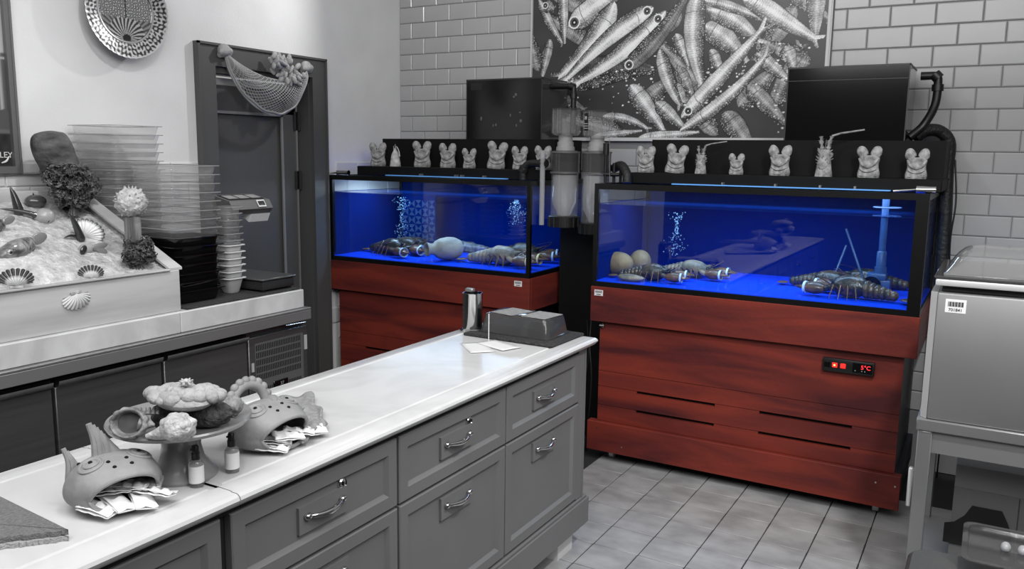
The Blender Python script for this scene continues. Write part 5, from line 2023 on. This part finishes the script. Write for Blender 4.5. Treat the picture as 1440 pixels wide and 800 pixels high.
tr = root('ice_tray', 'sloping whitewashed wooden display tray filled with crushed ice', 'tray', (-3.15, 1.7, .951))
YA, YB = 1.2, 2.24
M().rbox(-2.862, -2.84, YA, YB, .951, 1.118, .002, 1).build('front_board', 'tray_wood', tr, smooth=False)
M().prism([(-2.862, .951), (-2.862, 1.118), (-3.46, 1.40), (-3.46, .951)], (0, YB - .022, 0), (1, 0, 0), (0, 0, 1), (0, .022, 0)).build('side_board', 'tray_wood', tr, smooth=False)
M().prism([(-2.842, 1.1185), (-2.842, 1.1285), (-3.47, 1.4225), (-3.47, 1.4125)], (0, YB - .045, 0), (1, 0, 0), (0, 0, 1), (0, .06, 0)).build('side_cap', 'tray_wood', tr, smooth=False)
M().rbox(-2.87, -2.832, YA, YB - .046, 1.1185, 1.126, .002, 1).build('front_cap', 'tray_wood', tr, smooth=False)
M().rbox(-3.5, -3.475, YA, YB, .951, 1.42, .002, 1).build('back_board', 'tray_wood', tr, smooth=False)
rr = random.Random(8)
k = M().grid(70, 90, lambda u, v: (-2.863 - u * .61, YA + v * (YB - .024 - YA), ice_z(-2.863 - u * .61, YA + v * (YB - YA)) - .0 + rr.uniform(-.0035, .0035) - (.014 if u < .01 else 0)))
o = k.build('crushed_ice', 'ice', tr, angle=180)
o['kind'] = 'stuff'


def scallop(lab, ctr, up_dir, nrm, R0, dark, thick=.35, rim_dark=True):
    """fan shell: up_dir points from hinge to rim, nrm faces the viewer"""
    up_dir, nrm = Vector(up_dir).normalized(), Vector(nrm).normalized()
    nrm = (nrm - up_dir * nrm.dot(up_dir)).normalized()
    sd = up_dir.cross(nrm)
    t = root('scallop_shell', lab, 'shell', ctr)
    c0 = Vector(ctr)

    def pt(u, v, back=0):
        a = (u - .5) * math.radians(235)
        q = v
        rim = 1 + .035 * math.cos(u * 13 * 2 * math.pi) * (v > .8)
        x, y = math.sin(a) * R0 * .92 * q * rim, (math.cos(a) * .62 + .42) * R0 * q * rim
        h = R0 * thick * (math.sin(math.pi * min(1, v * .92 + .08)) ** .7) * math.cos(a * .8) + .035 * R0 * math.cos(u * 13 * 2 * math.pi) * v
        return c0 + sd * x + up_dir * (y) + nrm * ((h if not back else h * .7 - .002))

    def tn(u, v):
        rb = math.cos(u * 13 * 2 * math.pi)
        if dark == 0:
            return .62 + .12 * rb
        e = v - (.50 if dark == 1 else .80)
        base = .8
        if e > 0:
            base = .8 * (1 - min(1, e * 6)) + (.03 if rb > -.78 else .6) * min(1, e * 6)
        return base
    k = M().grid(104, 18, pt, tn)
    k.grid(104, 18, lambda u, v: pt(u, v, 1), lambda u, v: .5)
    k.build('fan', 'scallop', t, angle=75)
    M().obox(c0 + nrm * .003 - up_dir * .002, sd * R0 * .34, up_dir * R0 * .07, nrm * .004).build('hinge', 'shell_pale', t)
    return t


Z = Vector((0, 0, 1))
toC = Vector((.8, -.5, .35))
for (px, py, R0, dk, updir, lb) in (
        (22, 402, .058, 1, Z, 'dark rimmed scallop shell standing in the ice under the fish head'),
        (127, 391, .047, 1, Z, 'dark scallop shell half sunk in ice at the tray front'),
        (118, 333, .068, 2, Vector((.25, .5, .85)), 'large white scallop shell with thin dark rim behind the pepper')):
    p_ = ice_at(px, py)
    scallop(lb, p_ + Vector((.006, 0, .0)), updir, toC, R0, dk)
p_ = site(107, 428, 'X', -2.836)
scallop('pale scallop shell fixed upside down on the front board of the tray', (p_.x, p_.y, p_.z + .042), (0, .12, -1), (1, 0, 0), .058, 0, .25)


def pepper(lab, a, b, r, m='pepper', bend=(0, 0, .01)):
    a, b = Vector(a), Vector(b)
    n = 14
    pts, rs_ = [], []
    for i in range(n + 1):
        t = i / n
        pts.append(a.lerp(b, t) + Vector(bend) * math.sin(math.pi * t))
        rs_.append(max(.0012, r * (1 - t) ** .62 * (1 if t > .06 else .8)))
    t_ = root('chilli_pepper', lab, 'pepper', a)
    M().tube(pts, rs_, 14).build('flesh', m, t_)
    return t_


a = ice_at(28, 302)
b = site(14, 262, 'X', a.x - .01)
t = pepper('dark pointed pepper standing in the ice beside the tomato', a, b, .02)
a, b = ice_at(115, 338), site(97, 300, 'X', -3.1)
pepper('dark pointed pepper leaning against the large white scallop', a, b, .0175)
a, b = ice_at(0, 298), ice_at(70, 314)
pepper('long dark pepper lying flat under the pale tomato', b + Vector((0, 0, .012)), a + Vector((0, 0, .012)), .014)
a, b = ice_at(112, 337), ice_at(90, 336)
pepper('thin dark pepper tip lying flat by the leaning pepper', a + Vector((0, 0, .005)), b + Vector((0, 0, .004)), .008)
p_ = ice_at(50, 290)
tm_ = root('tomato', 'dark ripe tomato at the back of the ice', 'tomato', p_)
M().ell(p_ + Vector((0, 0, .02)), (.036, .042, .028), 28, 18, lambda d_: .04 * math.cos(5 * math.atan2(d_.y, d_.x)) * (1 - d_.z ** 2)).build('fruit', 'tomato', tm_)
M().tube([p_ + Vector((0, -.005, .044)), p_ + Vector((.004, -.008, .055))], [.003, .002], 8).build('stalk', 'leaf', tm_)
p_ = ice_at(63, 311)
tag(M().ell(p_ + Vector((0, 0, .02)), (.036, .04, .032), 28, 18).build('tomato', 'tomato_pale', origin=p_), 'pale round tomato half sunk in the ice', 'tomato')
# citrus and leaves garnish
p_ = ice_at(126, 353)
gn = root('citrus_garnish', 'small pale citrus with dark and grey leaves lying in the ice', 'garnish', p_)
M().ell(p_ + Vector((0, -.012, .012)), (.022, .03, .02), 20, 14).build('fruit', 'tomato_pale', gn)
for (dy, dz, L_, rz_, m) in ((.03, .018, .036, .1, 'stoneware'), (.035, .002, .03, -.5, 'stoneware'), (-.038, .008, .022, 1.1, 'pepper')):
    k = M().ell((0, 0, 0), (.006, L_, .013), 16, 8)
    k.xf(Matrix.Translation(p_ + Vector((.02, dy, dz))) @ Matrix.Rotation(rz_, 4, 'X'))
    k.build('leaf', m, gn)


# fish heads in the ice
def fish_head(lab, px, py, s):
    p_ = ice_at(px, py)
    t = root('whole_fish', lab, 'fish', p_)
    k = M().ell((0, 0, 0), (.03 * s, .07 * s, .028 * s), 32, 20, bumps(4, 20, .05, .35))
    ro = Matrix.Translation(p_ + Vector((0, 0, .010))) @ Matrix.Rotation(.35, 4, 'X')
    k.xf(ro)
    k.build('head', 'fish_skin', t)
    e = ro @ Vector((.024 * s, -.03 * s, .008))
    M().ell(e, (.007 * s, .010 * s, .010 * s), 16, 10).build('eye', 'foil', t)
    M().ell(e + Vector((.005 * s, 0, 0)), (.004 * s, .005 * s, .005 * s), 12, 8).build('pupil', 'eye_black', t)
    k = M()
    for i in range(3):
        c_ = [ro @ Vector((.031 * s * math.cos(q), (.012 + .012 * i) * s + .010 * s * math.cos(q), .026 * s * math.sin(q))) for q in [x / 8 * 2.2 - 1.1 for x in range(9)]]
        k.tube(c_, .0012 * s, 6)
    k.build('gill', 'fish_skin', t)
    k = M().ell((0, 0, 0), (.006, .03 * s, .018 * s), 14, 8)
    k.xf(ro @ Matrix.Translation((.01, .075 * s, .004)))
    k.build('pectoral_fin', 'stoneware', t)


fish_head('fish head with dark eye poking out of the ice mound', 22, 355, 1.15)
fish_head('fish partly cut by the picture edge in the ice', -14, 325, .9)


# parsley bunches, log and spiny shell on a post
def parsley(lab, c_, r, n, seed):
    rr_ = random.Random(seed)
    t = root('parsley_bunch', lab, 'parsley', c_)
    c_ = Vector(c_)
    k = M()
    blobs = [Vector((rr_.uniform(-.5, .5) * r[0], rr_.uniform(-.62, .62) * r[1], rr_.uniform(-.5, .62) * r[2])) for _ in range(13)]
    for i in range(n):
        d_ = Vector((rr_.gauss(0, 1), rr_.gauss(0, 1), rr_.gauss(0, 1))).normalized()
        q = c_ + blobs[i % 13] + Vector((d_.x * r[0], d_.y * r[1], d_.z * r[2])) * rr_.uniform(.1, .58)
        u_ = d_.cross(Vector((rr_.gauss(0, 1), rr_.gauss(0, 1), rr_.gauss(0, 1)))).normalized()
        v_ = (d_ * rr_.uniform(-.6, .9) + Vector((rr_.gauss(0, .5), rr_.gauss(0, .5), rr_.gauss(0, .5)))).cross(u_).normalized()
        w_ = u_.cross(v_)
        s = rr_.uniform(.009, .016) * (1 if n > 1200 else .8)
        pts = []
        for j in range(10):
            a = j / 10 * 6.283
            rad = s * (1 if j % 2 == 0 else .6)
            pts.append(q + u_ * rad * math.cos(a) + v_ * rad * math.sin(a) + w_ * s * .3 * (j % 2))
        k.add([q] + pts, [(0, 1 + j, 1 + (j + 1) % 10) for j in range(10)])
    o_ = k.build('leaves', 'leaf', t, smooth=False)
    o_['kind'] = 'stuff'
    s_ = M()
    for i in range(40):
        a = rr_.uniform(0, 6.283)
        e = c_ + Vector((r[0] * .7 * math.cos(a), r[1] * .7 * math.sin(a), rr_.uniform(-.3, .6) * r[2]))
        s_.tube([c_ + Vector((rr_.uniform(-.02, .02), rr_.uniform(-.025, .025), -r[2] * 1.25)), c_ - Vector((0, 0, r[2] * .5)), e], [.0028, .002, .001], 5)
    o_ = s_.build('stems', 'leaf', t)
    o_['kind'] = 'stuff'
    return t


# big shell/log at the back of the tray
lb_ = ice_at(88, 278)
lbase = Vector((-3.38, lb_.y, ice_z(-3.38, lb_.y)))
lt = site(72, 196, 'X', -3.42)
k = M()
pts = [Vector((-3.39, lt.y + .06, 1.36)), Vector((-3.40, lt.y + .05, 1.43)), Vector((-3.41, lt.y + .025, 1.52)), Vector((-3.42, lt.y, 1.60)), Vector((-3.425, lt.y - .012, 1.645)), Vector((-3.425, lt.y - .016, 1.665))]
k.tube(arc(pts, 5), [.06 + .004 * math.sin(i * 2.2) if i < 5 else (.062 + (i - 5) * .0022 + .002 * math.sin(i * 2.) if i < 13 else .078 * max(.12, math.sqrt(max(0, 1 - ((i - 13) / 12.5) ** 2)))) for i in range(26)], 32)
lg = root('rough_log', 'upright dark rough barked log with rounded top behind the parsley', 'log', pts[0])
k.build('log_body', 'log_bark', lg)
p1_ = site(92, 245, 'X', -3.33)
parsley('large dark parsley bunch in front of the rough log', (-3.31, p1_.y + .012, 1.44), (.065, .11, .095), 1700, 3)
pk = site(128, 232, 'X', -3.33)
# post with spiny shell
q = site(187, 325, 'X', -2.95)
pst = root('wooden_post', 'short weathered wooden post rising beside the front tray corner', 'post', (-2.95, q.y, 1.15))
k = M().rbox(-2.972, -2.928, q.y - .025, q.y + .025, 1.14, 1.335, .006, 2)
k.build('stake', 'post_wood', pst)
q2 = site(184, 285, 'X', -2.95)
k = M().ell((-2.95, q2.y, q2.z), (.052, .060, .056), 44, 28, bumps(12, 60, .10, .2))
r8 = random.Random(2)
for i in range(90):
    d_ = Vector((r8.gauss(0, 1), r8.gauss(0, 1), r8.gauss(0, 1))).normalized()
    if d_.z > .6 or r8.random() < .6:
        c_ = Vector((-2.95 + d_.x * .053, q2.y + d_.y * .061, q2.z + d_.z * .057))
        k.tube([c_, c_ + d_ * (.007 + .006 * max(0, d_.z))], [.004, .0006], 6)
tag(k.build('spiny_shell', 'white_shell', origin=(-2.95, q2.y, q2.z - .056)), 'pale spiny rounded shell on top of the wooden post', 'shell')
q3 = site(198, 358, 'X', -2.90)
parsley('small dark parsley bunch at the front corner of the tray', (-2.915, q3.y, q3.z + .01), (.05, .066, .056), 1100, 5)
# ------------------------------------------------------------------ steel machine and table on the right
tb = root('steel_table', 'brushed steel work table under the vacuum machine', 'table', (.25, 3.3, 0))
TX0, TX1, TY0, TY1, TZ = -.168, .75, 3.02, 3.6, .745
M().rbox(TX0, TX1, TY0, TY1, TZ - .04, TZ, .004, 1).build('table_top', 'steel', tb)
M().box(TX0 + .05, TX1 - .05, TY0 + .015, TY0 + .03, TZ - .115, TZ - .041).build('apron', 'steel_panel', tb, smooth=False)
for x in (TX0 + .006, TX1 - .046):
    for y in (TY0 + .006, TY1 - .046):
        M().rbox(x, x + .045, y, y + .045, 0, TZ - .041, .003, 1).build('leg', 'steel', tb)
M().box(TX0 + .03, TX1, TY0 + .05, TY1 - .02, .18, .2).build('lower_shelf', 'steel_panel', tb, smooth=False)
M().rbox(TX0 - .012, TX0 + .005, TY0 + .03, TY0 + .05, .42, .56, .004, 1).build('side_clip', 'steel_side', tb)
eq = root('undertable_unit', 'grey metal unit with a dark domed cut-out under the steel table', 'appliance', (.2, 3.3, .2))
EX0, EX1, EY = -.04, .70, 3.2
M().box(EX0, EX1, EY + .004, 3.5, .201, .55).build('body', 'steel_panel', eq, smooth=False)
M().box(EX0, .155, EY - .006, EY + .003, .201, .47).build('front_panel', 'scale_grey', eq, smooth=False)
M().box(.16, EX1, EY - .006, EY + .003, .201, .47).build('front_panel', 'scale_grey', eq, smooth=False)
M().prism([(-.13, -.1), (-.13, -.03), (-.1, -.02), (-.07, .01), (-.05, .05), (.04, .05), (.06, .01), (.075, -.03), (.08, -.1)], (.07, EY - .007, .365), (1, 0, 0), (0, 0, 1), (0, -.004, 0)).build('cut_out', 'slot_black', eq, smooth=False)
vm = root('vacuum_machine', 'boxy brushed steel vacuum packing machine with clear domed lid', 'machine', (.2, 3.3, TZ))
VX0, VX1, VY0, VY1 = -.16, .55, 3.03, 3.56
vz1 = 1.172
M().rbox(VX0 + .02, VX1, VY0, VY1, TZ + .001, vz1, .006, 2).build('body', 'steel_panel', vm)
M().prism([(0, 0), (.02, -.018), (.022, .3), (0, .3)], (VX0, VY0 + .018, TZ + .001), (1, 0, 0), (0, 1, 0), (0, 0, vz1 - TZ - .002)).build('bright_edge', 'steel_side', vm, smooth=False)
M().rbox(VX0 + .03, VX1 - .02, VY0 + .03, VY1 - .02, vz1 + .001, vz1 + .022, .003, 1).build('chamber_base', 'scale_dark', vm)
M().rbox(VX0 + .01, VX1, VY0 + .0, VY1, vz1 + .0225, vz1 + .045, .005, 2).build('lid_frame', 'steel_side', vm)
M().rbox(VX0 + .005, VX1, VY0 - .002, VY1, vz1 + .0455, vz1 + .055, .003, 1).build('lid_flange', 'lid_smoke', vm)


def dome(u, v):
    a = math.pi * v
    x0_, x1_ = VX0 + .03, VX1 - .03
    y0_, y1_ = VY0 + .03, VY1 - .03
    e = min(1, min(u, 1 - u) * 7)
    h = .085 * (math.sin(a) ** .45 if 0 < v < 1 else 0) * (1 - (1 - e) ** 2.4)
    return (x0_ + (x1_ - x0_) * u, y0_ + (y1_ - y0_) * v, vz1 + .056 + h)


M().grid(40, 30, dome).build('clear_dome', 'dome_clear', vm)
lb = M().box(-.115, -.055, VY0 - .001, VY0, vz1 - .062, vz1 - .018).build('stock_label', 'label_white', vm, smooth=False)
k = M()
for i in range(16):
    k.box(-.108 + i * .0029, -.1065 + i * .0029 + .0006 * (i % 3), VY0 - .0014, VY0 - .0009, vz1 - .042, vz1 - .026)
k.build('barcode', 'ink', lb, smooth=False)
text('701841', .0135, frame_mtx((-.085, VY0 - .0012, vz1 - .053), (1, 0, 0), (0, -1, 0)), 'lettering', 'ink', lb, bold=True)

# bin in the foreground
BX, BY = .03, 2.28
bn = root('waste_bin', 'dark grey plastic waste bin with a recessed lid below the steel table', 'bin', (.12, 2.35, 0))
bz = .5


def bl(i, z, x0=-.13, x1=.42, y0=2.0, y1=2.56, rr_=.05):
    pts = []
    for (ax_, ay_, a0_) in ((x1 - i - rr_, y1 - i - rr_, 0), (x0 + i + rr_, y1 - i - rr_, 90), (x0 + i + rr_, y0 + i + rr_, 180), (x1 - i - rr_, y0 + i + rr_, 270)):
        for q in range(5):
            a = math.radians(a0_ + q * 22.5)
            pts.append((ax_ + rr_ * math.cos(a), ay_ + rr_ * math.sin(a), z))
    return pts


def loops(ls, capt=True, capb=True):
    k = M()
    n = len(ls[0])
    k.add([p for l in ls for p in l], [(a * n + b, a * n + (b + 1) % n, (a + 1) * n + (b + 1) % n, (a + 1) * n + b) for a in range(len(ls) - 1) for b in range(n)]
          + ([tuple((len(ls) - 1) * n + b for b in range(n))] if capt else []) + ([tuple(range(n))[::-1]] if capb else []))
    return k


loops([bl(.06, 0), bl(.02, bz - .06), bl(.02, bz - .045)]).build('body', 'bin_grey', bn)
loops([bl(0, bz - .044), bl(0, bz - .015), bl(.012, bz), bl(.10, bz + .004), bl(.11, bz - .006), bl(.2, bz - .006)]).build('lid', 'bin_grey', bn)
gl = root('pan_lid', 'clear plastic pan lid with two knobs resting beside the bin', 'lid', (.1, 2.55, .5))
L0, L1, L2, L3 = .0, .34, 2.42, 2.70
gz = .545
loops([bl(.0, gz, L0, L1, L2, L3, .03), bl(.0, gz + .004, L0, L1, L2, L3, .03), bl(.014, gz + .005, L0, L1, L2, L3, .03), bl(.018, gz - .004, L0, L1, L2, L3, .03), bl(.09, gz - .004, L0, L1, L2, L3, .03)]).build('sheet', 'lid_clear', gl)
for x in (.105, .145):
    M().ell((x, 2.545, gz + .012), (.013, .016, .014), 16, 10).build('knob', 'acrylic_cloudy', gl)
k = loops([bl(.03, .38, L0, L1, L2 + .0, L3, .03), bl(.012, gz - .006, L0, L1, L2, L3, .03)])
